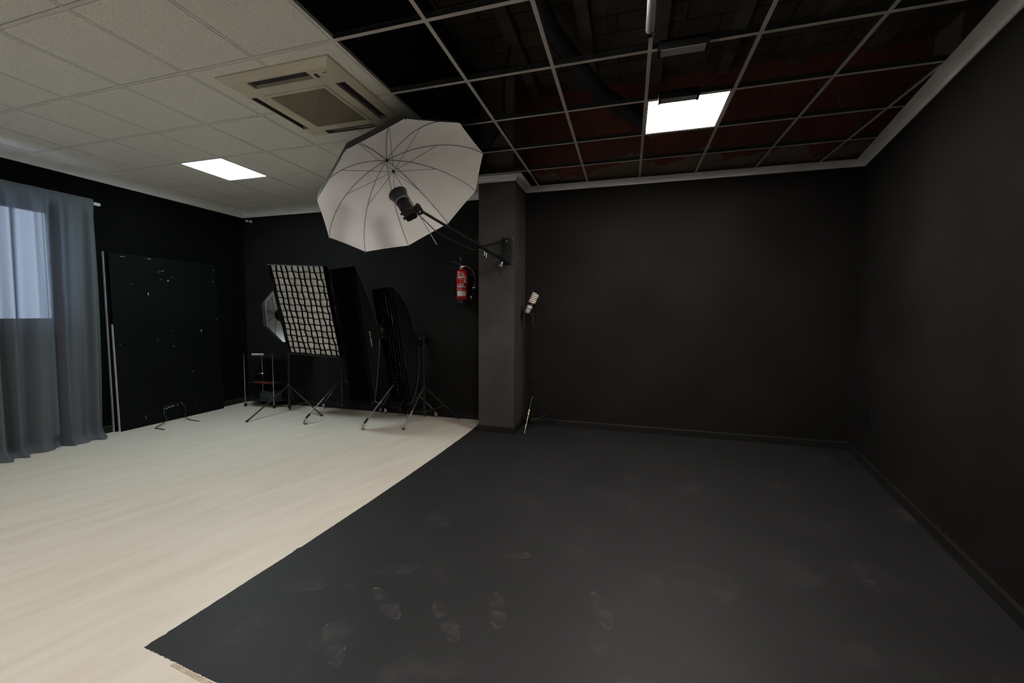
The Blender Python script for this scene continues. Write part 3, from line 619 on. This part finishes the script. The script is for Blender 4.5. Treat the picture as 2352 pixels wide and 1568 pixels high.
# ------------------------------------------------------------------ softboxes
def basis(yaw, pitch, roll):
    n = V((sin(yaw)*cos(pitch), -cos(yaw)*cos(pitch), sin(pitch))); a = V((cos(yaw), sin(yaw), 0)); b = a.cross(-n)
    if b.z < 0: b = -b
    return a*cos(roll)+b*sin(roll), -a*sin(roll)+b*cos(roll), n
def softbox(label, c, ypr, w, h, depth, cols, rows, gd, strip, gap_m, ring=.085, lip=.055, wob=.004, face=DIFF, setback=.0, text=False, bow=.5):
    a, b, n = basis(*[R(q) for q in ypr]); c = V(c)
    t = thing('softbox', label, 'softbox', c-b*h/2)
    def L(x, y, z): return c+a*x+b*z-n*y
    def shape(k):       # k 0 at the front rim, 1 at the speed ring
        th = k*pi/2; f = (1-bow)*(1-k)+bow*cos(th); dd = depth*((1-bow)*k+bow*sin(th))
        return ring+(w/2-ring)*f, ring+(h/2-ring)*f, dd
    mk = MB(); N = 14; M_ = 10
    # skirt plus body, edges pulled slightly inward between the corners
    rings = [(w/2, h/2, -lip, 0), (w/2, h/2, 0, 0)]+[(*shape(i/N), sin(pi*i/N)) for i in range(1, N+1)]
    allv = []
    for (hw, hh, dd, sg) in rings:
        row = []
        cs = [(-hw, -hh), (hw, -hh), (hw, hh), (-hw, hh)]
        for e in range(4):
            x0, z0 = cs[e]; x1, z1 = cs[(e+1) % 4]
            for i in range(M_):
                s_ = i/M_; sag = .030*4*s_*(1-s_)*(sg*.9+.25)*(.5 if e in (0, 2) else 1)
                x = x0+(x1-x0)*s_; z = z0+(z1-z0)*s_
                if e in (0, 2): z *= 1-sag/max(hh, .05)*.6
                else: x *= 1-sag/max(hw, .05)*.6
                row.append(L(x, dd, z))
        allv += row
    K = 4*M_; fs = []
    for i in range(len(rings)-1): fs += [(i*K+j, i*K+(j+1) % K, i*K+K+(j+1) % K, i*K+K+j) for j in range(K)]
    mk.add(allv, fs, True); shell = mk.build('shell', BLKF, t)
    # corner rods as piping
    pp = MB()
    for sx in (-1, 1):
        for sz in (-1, 1): pp.tube([L(sx*(q[0]+.001), q[2], sz*(q[1]+.001)) for q in rings], .0045, 6)
    pp.build('piping', mat('piping_grey', (.04, .04, .04), .35), shell)
    # diffuser
    nx, nz = 16, 24; vs = []
    for j in range(nz+1):
        for i in range(nx+1):
            x = -w/2+.004+(w-.008)*i/nx; z = -h/2+.004+(h-.008)*j/nz
            bl = .02*sin(pi*i/nx)*sin(pi*j/nz); vs.append(L(x, .004+setback+bl*0+.004*sin(x*23+z*11), z))
    MB().add(vs, [(j*(nx+1)+i, j*(nx+1)+i+1, (j+1)*(nx+1)+i+1, (j+1)*(nx+1)+i) for j in range(nz) for i in range(nx)], True).build('diffuser', face, t)
    # fabric egg-crate grid
    gm = MB(); tk = strip
    def wobx(i, z): return wob*sin(i*2.1+z*9+sin(z*23+i))+wob*.6*sin(z*31+i*1.7)
    for i in range(cols+1):
        x0 = -w/2+w*i/cols; q = 40; vs = []
        for j in range(q+1):
            z = -h/2+h*j/q; x = x0+(wobx(i, z) if 0 < i < cols else 0)
            vs += [L(x-tk, -gd, z), L(x+tk, -gd, z), L(x+tk, .0, z), L(x-tk, .0, z)]
        gm.add(vs, [(j*4+e, j*4+(e+1) % 4, j*4+4+(e+1) % 4, j*4+4+e) for j in range(q) for e in range(4)])
    for j in range(rows+1):
        z0 = -h/2+h*j/rows; q = 30; vs = []
        for i in range(q+1):
            x = -w/2+w*i/q; z = z0+(wob*.8*sin(x*27+j*1.3)-.35*wob if 0 < j < rows else 0)
            vs += [L(x, -gd, z-tk), L(x, -gd, z+tk), L(x, .0, z+tk), L(x, .0, z-tk)]
        gm.add(vs, [(i*4+e, i*4+(e+1) % 4, i*4+4+(e+1) % 4, i*4+4+e) for i in range(q) for e in range(4)])
    gm.build('grid', BLKG, t)['label'] = 'black fabric egg-crate grid'
    MB().lathe([(0, ring*1.15), (.03, ring*1.15), (.03, ring*.8), (0, ring*.8)], L(0, depth, 0), -n, 24).build('speed_ring', BLKM, t)
    if text:
        cu = bpy.data.curves.new('tmp', 'FONT'); cu.body = 'JINBEI'; cu.size = 1; cu.align_x = 'CENTER'; cu.align_y = 'CENTER'; cu.offset = .03
        to = bpy.data.objects.new('tmp', cu); C.objects.link(to); dg = bpy.context.evaluated_depsgraph_get()
        me = to.evaluated_get(dg).to_mesh(); X = [v.co.copy() for v in me.vertices]; Fc = [tuple(p.vertices) for p in me.polygons]
        to.evaluated_get(dg).to_mesh_clear(); bpy.data.objects.remove(to); bpy.data.curves.remove(cu)
        lx = max(q.x for q in X)-min(q.x for q in X); ly = max(q.y for q in X)-min(q.y for q in X)
        x_off = (max(q.x for q in X)+min(q.x for q in X))/2; y_off = (max(q.y for q in X)+min(q.y for q in X))/2
        vs = []
        for q in X:
            zz = text[0]-(q.x-x_off)/lx*text[1]; kk = text[2]+(q.y-y_off)/ly*text[3]
            hw, hh, dd = shape(kk); sg = sin(pi*kk); s_ = (zz+hh)/(2*hh); sag = .030*4*s_*(1-s_)*(sg*.9+.25)
            vs.append(L(hw*(1-sag/max(hw, .05)*.6)+.002, dd-.002, zz))
        MB().add(vs, Fc).build('lettering', mat('pale_print', (.42, .40, .38), .6), t, False)
    return t, L, n
sb1, L1, n1 = softbox('tilted rectangular softbox, pale face behind a wavy black grid', (-2.26, 2.78, 1.47), (2, -17.3, -2.6), .8, 1.2, .34, 10, 14, .022, .0022, .8, wob=.007)
sb2, L2, n2 = softbox('tall black strip softbox with white lettering down its side', (-1.42, 2.60, 1.18), (-11.7, -6.3, 3.3), .35, 1.6, .30, 6, 26, .056, .0018, .8, wob=.002, face=mat('dark_diffuser', (.004, .004, .004), .9, spec=.05), text=(-.06, .20, .40, .11), bow=.12)
sb3, L3, n3 = softbox('black strip softbox with a fine dashed grid, closest to the extinguisher', (-1.20, 3.08, 1.03), (-17, -8.1, 3.2), .34, 1.50, .34, 6, 30, .040, .0018, .8, wob=.002)
def flash(label, L, depth, n, z0=1.2, dr=(0, 0, 0)):
    o = L(0, depth+.03, 0); d = -n; t = thing('flash_head', label, 'studio flash', o)
    MB().lathe([(0, .05), (.01, .062), (.20, .062), (.215, .055), (.22, .04)], o, d, 24).build('body', BLKP, t)
    MB().box((-.045, -.03, -.09), (.045, .03, -.055), .006, Matrix.Translation(o+d*.10)).build('bracket', BLKM, t)
    MB().tube([o+d*.10+V((.05, 0, -.07)), o+d*.10+V((.10, -.01, -.08))], [.006, .011], 10).build('knob', CHR, t)
    MB().tube([o+d*.08+V((0, 0, .06)), o+d*.10+V((0, 0, .085)), o+d*.16+V((0, 0, .085)), o+d*.18+V((0, 0, .06))], .006, 8).build('handle', BLKM, t)
flash('black studio flash behind the tilted grid softbox', L1, .34, n1)
flash('black studio flash behind the lettered strip softbox', L2, .30, n2)
flash('black studio flash sticking out behind the dashed-grid strip softbox', L3, .34, n3)

# octagonal white umbrella softbox seen behind the first softbox
def octabox():
    c = V((-2.95, 3.20, 1.43)); n = V((.998, -.02, .08)).normalized(); a = V((0, 0, 1)).cross(n).normalized(); b = n.cross(a); Rr = .42; D = .24
    t = thing('octagonal_softbox', 'white-lined octagonal softbox half hidden behind the tilted grid softbox', 'softbox', c-b*Rr)
    N = 8; def_ = []
    def prof(k): return Rr*(.10+.90*sin(k*pi/2)), D*(1-(1-cos(k*pi/2)))  # k 0 apex, 1 rim
    for off, m, nm in ((0, SILV, 'lining'), (-.004, UMBB, 'shell')):
        mk = MB(); rows = 9; sub = 6; vs = []
        for j in range(rows+1):
            r, d = prof(j/rows)
            for e in range(N):
                A = pi/8+e*2*pi/N; B = pi/8+(e+1)*2*pi/N
                for s_ in range(sub):
                    q0 = V((cos(A), sin(A)))*r; q1 = V((cos(B), sin(B)))*r; q = q0.lerp(q1, s_/sub)
                    vs.append(c-n*(d-off)+a*q.x+b*q.y)
        K = N*sub; mk.add(vs, [(j*K+i, j*K+(i+1) % K, j*K+K+(i+1) % K, j*K+K+i) for j in range(rows) for i in range(K)])
        mk.build(nm, m, t, False)
    mk = MB()
    for e in range(N):
        A = pi/8+e*2*pi/N; mk.tube([c-n*(prof(j/8)[1]-.004)+(a*cos(A)+b*sin(A))*prof(j/8)[0] for j in range(9)], .003, 6)
    mk.build('ribs', GREYM, t)
    MB().tube([c-n*D, c-n*.02], .006, 8).build('shaft', CHR, t)
    t2 = thing('flash_head', 'round wire-guarded studio lamp inside the octagonal softbox', 'studio flash', c-n*.16)
    o = c-n*.20+V((.0, 0, -.0)); MB().lathe([(0, .05), (.01, .085), (.02, .09), (.10, .085), (.11, .06)], o, n, 24).build('body', BLKP, t2)
    mk = MB()
    for r in (.095, .075, .05): mk.tube([o+n*.115+(a*cos(k*pi/10)+b*sin(k*pi/10))*r for k in range(20)], .003, 6, closed=True)
    mk.build('wire_guard', CHR, t2)
    MB().tube([o+n*.06+V((0, 0, -.085)), V((-3.07, 3.26, 1.26))], .012, 10).build('mount', BLKM, t2)
octabox()

# ------------------------------------------------------------------ glass trolley and what lies on it
t = thing('trolley', 'small trolley of smoked glass shelves on chrome posts with black casters', 'trolley', (-3.68, 3.43, 0))
posts = [(-3.965, 3.31), (-3.432, 3.33), (-3.915, 3.585), (-3.36, 3.565)]
for x, y in posts:
    p_ = MB().tube([(x, y, .055), (x, y, .83)], .0065, 12).build('post', CHR, t)
    MB().lathe([(-.012, .01), (-.012, .024), (-.008, .027), (.008, .027), (.012, .024), (.012, .01)], (x, y, .028), (1, .3, 0), 20).box((x-.012, y-.012, .03), (x+.012, y+.012, .058), .003).build('caster', RUBB, p_)
for z in (.795, .378, .105):
    MB().prism([(posts[0][0], posts[0][1]), (posts[1][0], posts[1][1]), (posts[3][0], posts[3][1]), (posts[2][0], posts[2][1])], z-.006, z).build('shelf', GLS, t)
single('paper_roll', MB().tube([(-3.86, 3.36, .810), (-3.70, 3.42, .810)], .0135, 14), PAPER, 'pale rolled paper on the top glass shelf', 'paper')
t = thing('small_dish', 'small round metal dish on a thin spindle, standing on the middle shelf', 'dish', (-3.76, 3.45, .378))
MB().lathe([(0, .01), (.002, .08), (.005, .082), (.006, .02), (.02, .018), (.022, .005)], (-3.76, 3.45, .512), (0, 0, 1), 26).build('dish', CHR, t)
MB().tube([(-3.76, 3.45, .382), (-3.76, 3.45, .514)], .004, 8).lathe([(0, .03), (.006, .028)], (-3.76, 3.45, .378), (0, 0, 1), 20).build('spindle', BLKM, t)
mk = MB(); vs = []
for i in range(17):
    s_ = i/16; x = -3.80+.38*s_; vs += [(x, 3.335+.01*sin(s_*5), .381+.018*(2*s_-1)**2*(1 if s_ > .5 else .3)), (x, 3.350+.01*sin(s_*5), .383+.018*(2*s_-1)**2*(1 if s_ > .5 else .3))]
vs += [v_ for v_ in [(q[0], q[1], q[2]+.003) for q in vs]]
fs = [(2*i, 2*i+2, 2*i+3, 2*i+1) for i in range(16)]+[(34+2*i, 34+2*i+1, 34+2*i+3, 34+2*i+2) for i in range(16)]+[(2*i, 34+2*i, 34+2*i+2, 2*i+2) for i in range(16)]
single('plastic_strip', mk.add(vs, fs), REDP, 'thin curved red-orange strip lying along the middle glass shelf', 'strip')
t = thing('tool_case', 'dark slate case with small metal latches on the bottom glass shelf', 'case', (-3.62, 3.45, .105))
MB().prism([(-3.78, 3.40), (-3.50, 3.36), (-3.47, 3.52), (-3.74, 3.55)], .106, .19).build('body', DGREY, t)
MB().prism([(-3.77, 3.41), (-3.51, 3.37), (-3.49, 3.51), (-3.73, 3.54)], .191, .235).build('lid', DGREY, t)
MB().tube(smooth_pts([(-3.72, 3.45, .235), (-3.70, 3.45, .275), (-3.58, 3.43, .275), (-3.56, 3.43, .235)], 4), .007, 8).build('handle', BLKP, t)
for x in (-3.70, -3.57): MB().box((x-.014, 3.352+(x+3.6)*-.14-.002, .18), (x+.014, 3.40+(x+3.6)*-.14, .20)).build('latch', GREYM, t)

# ------------------------------------------------------------------ boom umbrella on the column
c = V((-.204, 1.762, 2.502)); n = V((-.566, .119, .816)).normalized(); Ru = .78
th, ph, ro, D, hh = -1.363, .955, 2.943, .401*1.04, .263*1.04
n = V((sin(th)*cos(ph), cos(th)*cos(ph), sin(ph)))
a = n.cross(V((0, 0, 1))).normalized(); b = a.cross(n)
apex = c+n*D; hub = c+n*hh; end = c-n*.54*1.04
t = thing('photo_umbrella', 'huge reflective photo umbrella, pale inside and black outside, high above the floor', 'umbrella', c)
def rib(ang, k):        # k 0 apex .. 1 tip
    r = Ru*sin(k*1.15)/sin(1.15); d = D*(cos(k*1.15)-cos(1.15))/(1-cos(1.15))
    return c+n*d+(a*cos(ang)+b*sin(ang))*r
NR = 10; rows = 20; sub = 10
for off, m, nm in ((0, UMBW, 'inner_cloth'), (.005, UMBB, 'outer_cloth')):
    vs = []
    for j in range(rows+1):
        for e in range(NR):
            A = ro-e*2*pi/NR; B = ro-(e+1)*2*pi/NR
            for s_ in range(sub):
                q = rib(A, j/rows).lerp(rib(B, j/rows), s_/sub); w4 = 4*(s_/sub)*(1-s_/sub)
                q = q+(c+n*D*.2-q)*.006*w4*(j/rows)
                vs.append(q+n*off)
    K = NR*sub; MB().add(vs, [(j*K+i, j*K+(i+1) % K, j*K+K+(i+1) % K, j*K+K+i) for j in range(rows) for i in range(K)], True).build(nm, m, t, False)
for e in range(NR):
    A = ro-e*2*pi/NR
    rb = MB().tube([rib(A, j/16)-n*.004 for j in range(17)], .0023, 6).tube([rib(A, .985), rib(A, 1)+(rib(A, 1)-rib(A, .95))*.35], .004, 6).build('rib', RIB, t)
    MB().tube([hub, rib(A, .50)-n*.004], .0018, 6).build('stretcher', RIB, rb)
MB().tube([apex+n*.03, end], .0048, 12).build('shaft', CHR, t)
MB().lathe([(-.012, .011), (.012, .011)], hub, n, 14).lathe([(-.012, .012), (.0, .012)], apex, n, 14).build('hub', BLKP, t)
MB().tube([end, end-n*.006], .006, 12).build('shaft_tip', BRASS, t)

# flash head beside the shaft
camr = (rt-n*rt.dot(n)).normalized(); camu = n.cross(camr)
if camu.z < 0: camu = -camu
def onshaft(k): return c-n*k
H0 = onshaft(-.05)-camr*.068+camu*.0    # mouth centre
t = thing('flash_head', 'black studio flash with wide reflector pointing up into the big umbrella', 'studio flash', H0-n*.3)
MB().lathe([(0, .082), (0, .0855), (-.005, .086), (-.070, .060), (-.085, .058), (-.085, .050), (-.070, .054), (-.008, .080)], H0, n, 36, False).build('reflector', BLKM, t)
MB().lathe([(-.084, .061), (-.084, .064), (-.094, .064), (-.094, .061)], H0, n, 36).build('ring', mat('grey_ring', (.16, .16, .155), .4), t)
bd = MB().lathe([(-.092, .045), (-.094, .058), (-.215, .058), (-.225, .054), (-.227, .03)], H0, n, 28).build('body', BLKP, t)
Mx = Matrix((camr, camu, n)).transposed().to_4x4()
MB().box((-.05, -.055, -.270), (.055, .05, -.220), .010, Matrix.Translation(H0) @ Mx).build('rear_housing', BLKP, t)
MB().box((.052, -.035, -.18), (.0605, -.022, -.12), 0, Matrix.Translation(H0) @ Mx).build('label_strip', WPL, t)
MB().tube([H0-n*.19+camr*.055, H0-n*.19+camr*.095+camu*.01], [.004, .004], 8).tube([H0-n*.192+camr*.082, H0-n*.185+camr*.108+camu*.01], .010, 12).build('knob', BLKP, t)
MB().tube([H0-n*.20-camr*.055, H0-n*.20-camr*.072], .010, 10).tube([H0-n*.25-camr*.05, H0-n*.255-camr*.068], .012, 10).build('knob', BLKP, t)
JB = H0-n*.235+camr*.088-camu*.005
MB().box((-.03, -.03, -.04), (.03, .03, .04), .008, Matrix.Translation(JB) @ Mx).build('tilt_bracket', BLKM, t)
MB().ball(JB-n*.03+camr*.015-V((.0, .03, .01)), .010, 8).build('bolt', CHR, t)
# wall bracket + boom arm
t = thing('boom_arm', 'long black boom arm with strut, bolted to a plate on the column', 'boom arm', (.325, 3.10, 2.06))
pl = MB().box((.262, 3.118, 2.035), (.395, 3.13, 2.345), .004).box((.262, 3.04, 2.05), (.268, 3.12, 2.33)).box((.352, 3.04, 2.05), (.358, 3.12, 2.33)).build('wall_plate', BLKM, t)
for x, z in ((.382, 2.33), (.382, 2.05), (.275, 2.33)): MB().ball((x, 3.117, z), .006, 8).build('bolt', CHR, pl)
MB().box((.256, 3.03, 2.315), (.285, 3.09, 2.365), .004).box((.318, 3.03, 2.315), (.335, 3.09, 2.365), .004).build('pivot', BLKM, t)
PB = V((.325, 3.06, 2.058)); JE = JB+V((.02, .03, -.01)); dv = (PB-JE)
MB().tube([JE, JE.lerp(PB, .62)], .013, 14).tube([JE.lerp(PB, .58), PB], .0175, 16).build('arm', BLKM, t)
MB().tube([JE.lerp(PB, .565), JE.lerp(PB, .625)], .024, 16).build('clamp', BLKP, t)
MB().tube([JE.lerp(PB, .59)+V((0, 0, .02)), JE.lerp(PB, .585)+V((0, 0, .06))], .007, 10).tube([JE.lerp(PB, .72)+V((0, 0, .015)), JE.lerp(PB, .715)+V((0, 0, .05))], .004, 8).build('knob', BLKP, t)
MB().ball(JE.lerp(PB, .715)+V((0, 0, .052)), .006, 8).ball(PB+V((-.01, -.025, .0)), .008, 8).build('bolt', CHR, t)
MB().tube(smooth_pts([JE.lerp(PB, .84), JE.lerp(PB, .88)+V((0, 0, .012)), JE.lerp(PB, .93)+V((0, 0, .010)), JE.lerp(PB, .97)], 4), [.02]*12+[.018], 12).build('sleeve', BLKP, t)
SJ = JE.lerp(PB, .655)+V((.004, 0, .010))
MB().tube([SJ, (.30, 3.06, 2.292)], .011, 12).build('strut', BLKM, t)
MB().ball((.335, 3.04, 2.292), .007, 8).build('bolt', CHR, t)
# cables
g = V((0, -.02, 0))
def A_(k, dz=0, dy=0, dx=0): return JE.lerp(PB, k)+V((dx, dy, dz))
single('power_cable', MB().tube(smooth_pts([JB-n*.05-camr*.02, A_(.03, -.07), A_(.16, -.11), A_(.35, -.10), A_(.5, -.085), A_(.62, -.05), A_(.72, -.03, -.02), A_(.80, -.02, -.02), A_(.86, -.10, -.01), A_(.90, -.18), (.30, 3.06, 1.97), (.33, 3.10, 2.02)]), .0045, 8), RUBB,
       'black power cable sagging under the boom arm from flash to column', 'cable')
mk = MB()
def loop(k0, k1, dep, y, r=.0042):
    p, q = A_(k0, -.015, y), A_(k1, -.015, y); m = (p+q)/2
    mk.tube(smooth_pts([p, p+V((-.035, 0, -dep*.35)), p+V((-.025, 0, -dep*.75)), m+V((0, 0, -dep)), q+V((.03, 0, -dep*.7)), q+V((.025, 0, -dep*.3)), q]), r, 8)
loop(.70, .755, .20, -.02); loop(.715, .77, .27, .0); loop(.74, .79, .24, .02); loop(.72, .80, .14, -.03); loop(.735, .765, .30, .015)
single('cable_coil', mk, RUBB, 'coil of black cable loops hanging from the boom arm', 'cable')
mk = MB()
for k, dz in ((.70, -.02), (.725, -.03)): mk.tube([A_(k, dz, -.03), A_(k, dz-.05, -.035)], .005, 8)
mk.tube([A_(.95, -.03, -.02), A_(.945, -.075, -.03, -.03)], .005, 8).tube([A_(.95, -.03, -.02), A_(.955, -.08, -.03, -.01)], .005, 8).box(tuple(A_(.95, -.035, -.03)-V((.008, .008, .008))), tuple(A_(.95, -.035, -.03)+V((.008, .008, .008))))
single('cable_tie', mk, STRAP, 'pale cable ties knotted round the boom arm by the column', 'cable tie')

# ------------------------------------------------------------------ fire extinguisher
ex, ey = -.435, 3.548
t = thing('fire_extinguisher', 'red fire extinguisher hung on the black wall left of the column', 'fire extinguisher', (ex, ey, 1.585))
MB().lathe([(1.640, .070), (1.640, .0775), (1.99, .0775), (2.012, .074), (2.030, .062), (2.042, .040), (2.046, .022)], (ex, ey, 0), (0, 0, 1), 40).build('cylinder', RED, t)
MB().lathe([(1.587, .055), (1.590, .066), (1.600, .071), (1.645, .0765), (1.652, .079)], (ex, ey, 0), (0, 0, 1), 40).build('base', RUBB, t)
MB().lathe([(2.045, .016), (2.05, .022), (2.062, .022), (2.07, .014), (2.085, .014), (2.088, .018)], (ex-.012, ey-.01, 0), (0, 0, 1), 20).build('neck_ring', WPL, t)
vl = MB().box((ex-.02, ey-.02, 2.068), (ex+.03, ey+.012, 2.092), .004).build('valve', BRASS, t)
MB().tube([(ex+.02, ey-.005, 2.082), (ex+.055, ey-.005, 2.082)], .009, 12).build('hose_fitting', BRASS, vl)
MB().tube([(ex-.02, ey-.02, 2.095), (ex-.028, ey-.02, 2.11)], .006, 8).build('pin', BLUE, vl)
q = Matrix.Translation((ex, ey-.01, 2.10)) @ Matrix.Rotation(R(17), 4, 'Y')
MB().box((-.155, -.011, -.002), (.01, .011, .008), .002, q).build('handle', BLKM, t)
MB().box((-.150, -.0112, .0081), (-.085, .0112, .0092), 0, q).build('handle_edge', GREYM, t)
q = Matrix.Translation((ex, ey-.01, 2.075)) @ Matrix.Rotation(R(-6), 4, 'Y')
MB().box((-.175, -.011, -.004), (.0, .011, .004), .002, q).build('carry_handle', BLKM, t)
hp = smooth_pts([(ex+.05, ey-.005, 2.082), (ex+.10, ey-.005, 2.066), (ex+.15, ey, 2.02), (ex+.178, ey+.01, 1.95), (ex+.178, ey+.02, 1.87), (ex+.160, ey+.02, 1.805)])
MB().tube(hp, .0085, 12).build('hose', HOSE, t)
MB().tube([(ex+.165, ey+.02, 1.80), (ex+.125, ey+.02, 1.66)], [.011, .009], 12).tube([(ex+.125, ey+.02, 1.665), (ex+.110, ey+.02, 1.61)], [.009, .011], 12).build('nozzle', BLKP, t)
MB().box((ex+.14, ey+.005, 1.795), (ex+.182, ey+.03, 1.805)).box((ex+.112, ey+.008, 1.66), (ex+.130, ey+.022, 1.69)).build('clip', BRASS, t)
MB().box((ex+.02, ey+.06, 1.97), (ex+.16, ey+.092, 1.995)).build('wall_bracket', BLKM, t)
# printed label, curved round the body: rows of illegible small print
def lab(m, rects, nm, rr=.0782):
    k = MB()
    for (u0, u1, z0, z1) in rects:      # u: -1..1 across the visible front
        q = 6; vs = []
        for i in range(q+1):
            A = -pi/2+.22+(u0+(u1-u0)*i/q)*1.05; vs += [(ex+rr*cos(A), ey+rr*sin(A), z0), (ex+rr*cos(A), ey+rr*sin(A), z1)]
        k.add(vs, [(2*i, 2*i+2, 2*i+3, 2*i+1) for i in range(q)])
    return k.build(nm, m, t)
def blocks(u0, u1, n_, z0, z1, gap=.25, seed=1):
    rr = random.Random(seed); o_ = []; w_ = (u1-u0)/n_
    for i in range(n_):
        if rr.random() < .08: continue
        g_ = gap*rr.uniform(.6, 1.4); o_.append((u0+w_*i, u0+w_*(i+1-g_), z0, z1-(z1-z0)*rr.choice((0, 0, .25))))
    return o_
R_ = [(-.80, .80, 1.925, 1.945), (-.80, -.72, 1.655, 1.785), (.50, .80, 1.86, 1.915), (-.74, .80, 1.80, 1.815), (-.72, .80, 1.687, 1.752)]
R_ += blocks(-.66, .66, 6, 1.957, 1.977, .22, 3)+blocks(-.74, -.5, 1, 1.818, 1.846, .1, 1)+blocks(-.28, -.05, 1, 1.818, 1.846, .1, 2)+blocks(.12, .42, 1, 1.818, 1.846, .1, 4)+blocks(-.76, .3, 12, 1.918, 1.924, .3, 5)
lab(LBL, R_, 'label')
lab(LBLR, blocks(-.7, .48, 10, 1.898, 1.912, .15, 8)+blocks(-.5, .4, 8, 1.870, 1.878, .15, 9)+blocks(-.6, .42, 10, 1.852, 1.858, .15, 10)+blocks(-.7, .76, 12, 1.764, 1.788, .12, 11), 'label_print')
lab(ORNG, [(.50, .66, 1.728, 1.746)], 'warning_triangle', .0785)
lab(mat('grey_small_print', (.25, .25, .27), .6), blocks(-.64, .36, 12, 1.738, 1.741, .3, 12)+blocks(-.6, .7, 14, 1.700, 1.702, .3, 13), 'small_print', .0785)
# chipped paint spots on the wall above it
mk = MB()
for x, z, a_, b_2 in ((-.50, 2.195, .006, .018), (-.512, 2.225, .004, .006), (-.488, 2.17, .003, .012), (-.40, 2.27, .003, .004), (-.50, 2.12, .003, .006), (-.508, 2.26, .003, .003)):
    k = [(x+a_*cos(i*pi/4)*random.uniform(.6, 1), 3.6385, z+b_2*sin(i*pi/4)*random.uniform(.6, 1)) for i in range(8)]
    mk.add([(x, 3.6385, z)]+k, [(0, i+1, (i+1) % 8+1) for i in range(8)])
mk.build('wall_chips', CHIP)['kind'] = 'structure'

# ------------------------------------------------------------------ bare bulb on a stand by the column
bx, by = .567, 3.42
stand('slim black stand with one bright leg, holding a bare bulb right of the column', bx, by, 1.42, .385, [(.547, 3.106), (.872, 3.56), (.44, 3.585)], .105, silver_leg=True, leg_r=.0085, pole_r=.012)
t = thing('spiral_bulb', 'large white spiral bulb tilted on top of the slim stand', 'light bulb', (bx-.015, by-.02, 1.45))
BA = V((.523, 3.38, 1.515)); bd_ = V((.45, -.1, .88)).normalized()
MB().lathe([(-.055, .02), (-.05, .028), (-.03, .030), (0, .034), (.012, .033), (.03, .036), (.045, .030)], BA, bd_, 24).build('ballast', WPL, t)
MB().lathe([(.006, .0345), (.006, .036), (.014, .036), (.014, .0345)], BA, bd_, 24).build('green_band', GREEN, t)
x_, y_, d_ = frame_from(bd_); pts_ = []
for i in range(121):
    k = i/120; A = k*5.6*2*pi; pts_.append(BA+d_*(.085+.125*k)+(x_*cos(A)+y_*sin(A))*.036)
MB().tube([BA+d_*.04+x_*.012, BA+d_*.07+x_*.03]+pts_+[BA+d_*.2], .0092, 10).build('spiral_tube', BULBG, t)
MB().tube([BA-d_*.05, V((bx, by, 1.42))], .018, 12).lathe([(-.03, .024), (.03, .024)], (bx, by, 1.40), (0, 0, 1), 16).build('socket', BLKP, t)
MB().tube(smooth_pts([BA-d_*.04+V((.02, 0, 0)), (bx+.06, by-.01, 1.42), (bx+.075, by-.01, 1.34), (bx+.04, by-.01, 1.29), (bx+.012, by, 1.30)]), .003, 8).build('cord', RUBB, t)
MB().tube([(bx, by-.015, 1.37), (bx, by-.03, 1.37)], .006, 8).tube([(bx, by-.015, 1.345), (bx, by-.03, 1.345)], .006, 8).build('screw', GREYM, t)

# ------------------------------------------------------------------ wall socket on the right wall
wd = V((.19, 1, 0)).normalized(); wn_ = V((-1, .19, 0)).normalized(); sc = V((RX(3.10), 3.10, .47))
Ms = Matrix((wd, wn_, V((0, 0, 1)))).transposed().to_4x4(); Ms.translation = sc
t = thing('wall_socket', 'black double wall socket low on the right wall near the corner', 'wall socket', sc)
MB().box((-.05, 0, -.075), (.05, .010, .075), .003, Ms).build('plate', BLKP, t)
for z in (-.036, .036): MB().lathe([(.010, .026), (.0115, .028), (.0125, .026), (.006, .022)], sc+V((0, 0, z)), wn_, 20).build('outlet', BLKM, t)

# ------------------------------------------------------------------ dusty shoe prints on the black paint
def footprint(x0, y0, x1, y1, w_, label, tread=True):
    p, q = V((x0, y0, 0)), V((x1, y1, 0)); d = (q-p); l = d.length; d.normalize(); s_ = V((-d.y, d.x, 0)); z = V((0, 0, .0022)); mk = MB(); N = 40
    def half(k): return w_*.5*(.80*sin(pi*min(1, max(0, k)))**.45-.20*math.exp(-((k-.40)/.13)**2)+.15*math.exp(-((k-.75)/.2)**2))
    out = [p+d*l*(i/N)+s_*half(i/N) for i in range(N+1)]+[p+d*l*(i/N)-s_*half(i/N) for i in range(N, -1, -1)]
    cen = (p+q)/2; inn = [cen+(v-cen)*.93 for v in out]
    vs = [v+z for v in out]+[v+z for v in inn]; K = len(out)
    mk.add(vs, [(i, (i+1) % K, K+(i+1) % K, K+i) for i in range(K)])
    if tread:
        for i in range(3, N-2):
            k = i/N
            if .36 < k < .52: continue
            h0 = half(k)*.86; u = p+d*l*k; mk.add([u+s_*h0+z, u+s_*h0+d*.0028+z, u-s_*h0+d*.0068+z, u-s_*h0+d*.004+z], [(0, 1, 2, 3)])
    o = single('shoe_print', mk, DUST, label, 'shoe print', 'dusty shoe prints on the black floor')
for args in ((.376, .365, .596, .470, .085, 'dusty shoe print lying crosswise, farthest of the left cluster'), (.458, .255, .70, .095, .09, 'clear dusty shoe print with full sole, left of centre'),
             (.817, .24, 1.02, .05, .095, 'faint dusty shoe print outline toward the centre'), (.0, .12, .205, .20, .085, 'smudged shoe print near the white floor edge'),
             (1.034, .715, 1.184, .775, .07, 'small faint shoe print farthest from the camera'), (1.09, .40, 1.17, .17, .09, 'blurred shoe print between the centre outlines'),
             (.40, -.02, .60, -.20, .10, 'broad dusty shoe print close to the near edge'), (1.57, .55, 1.66, .31, .085, 'faint shoe print right of centre on the black floor'), (3.02, 1.22, 2.985, .95, .085, 'pale shoe print alone far on the right side')):
    footprint(*args)
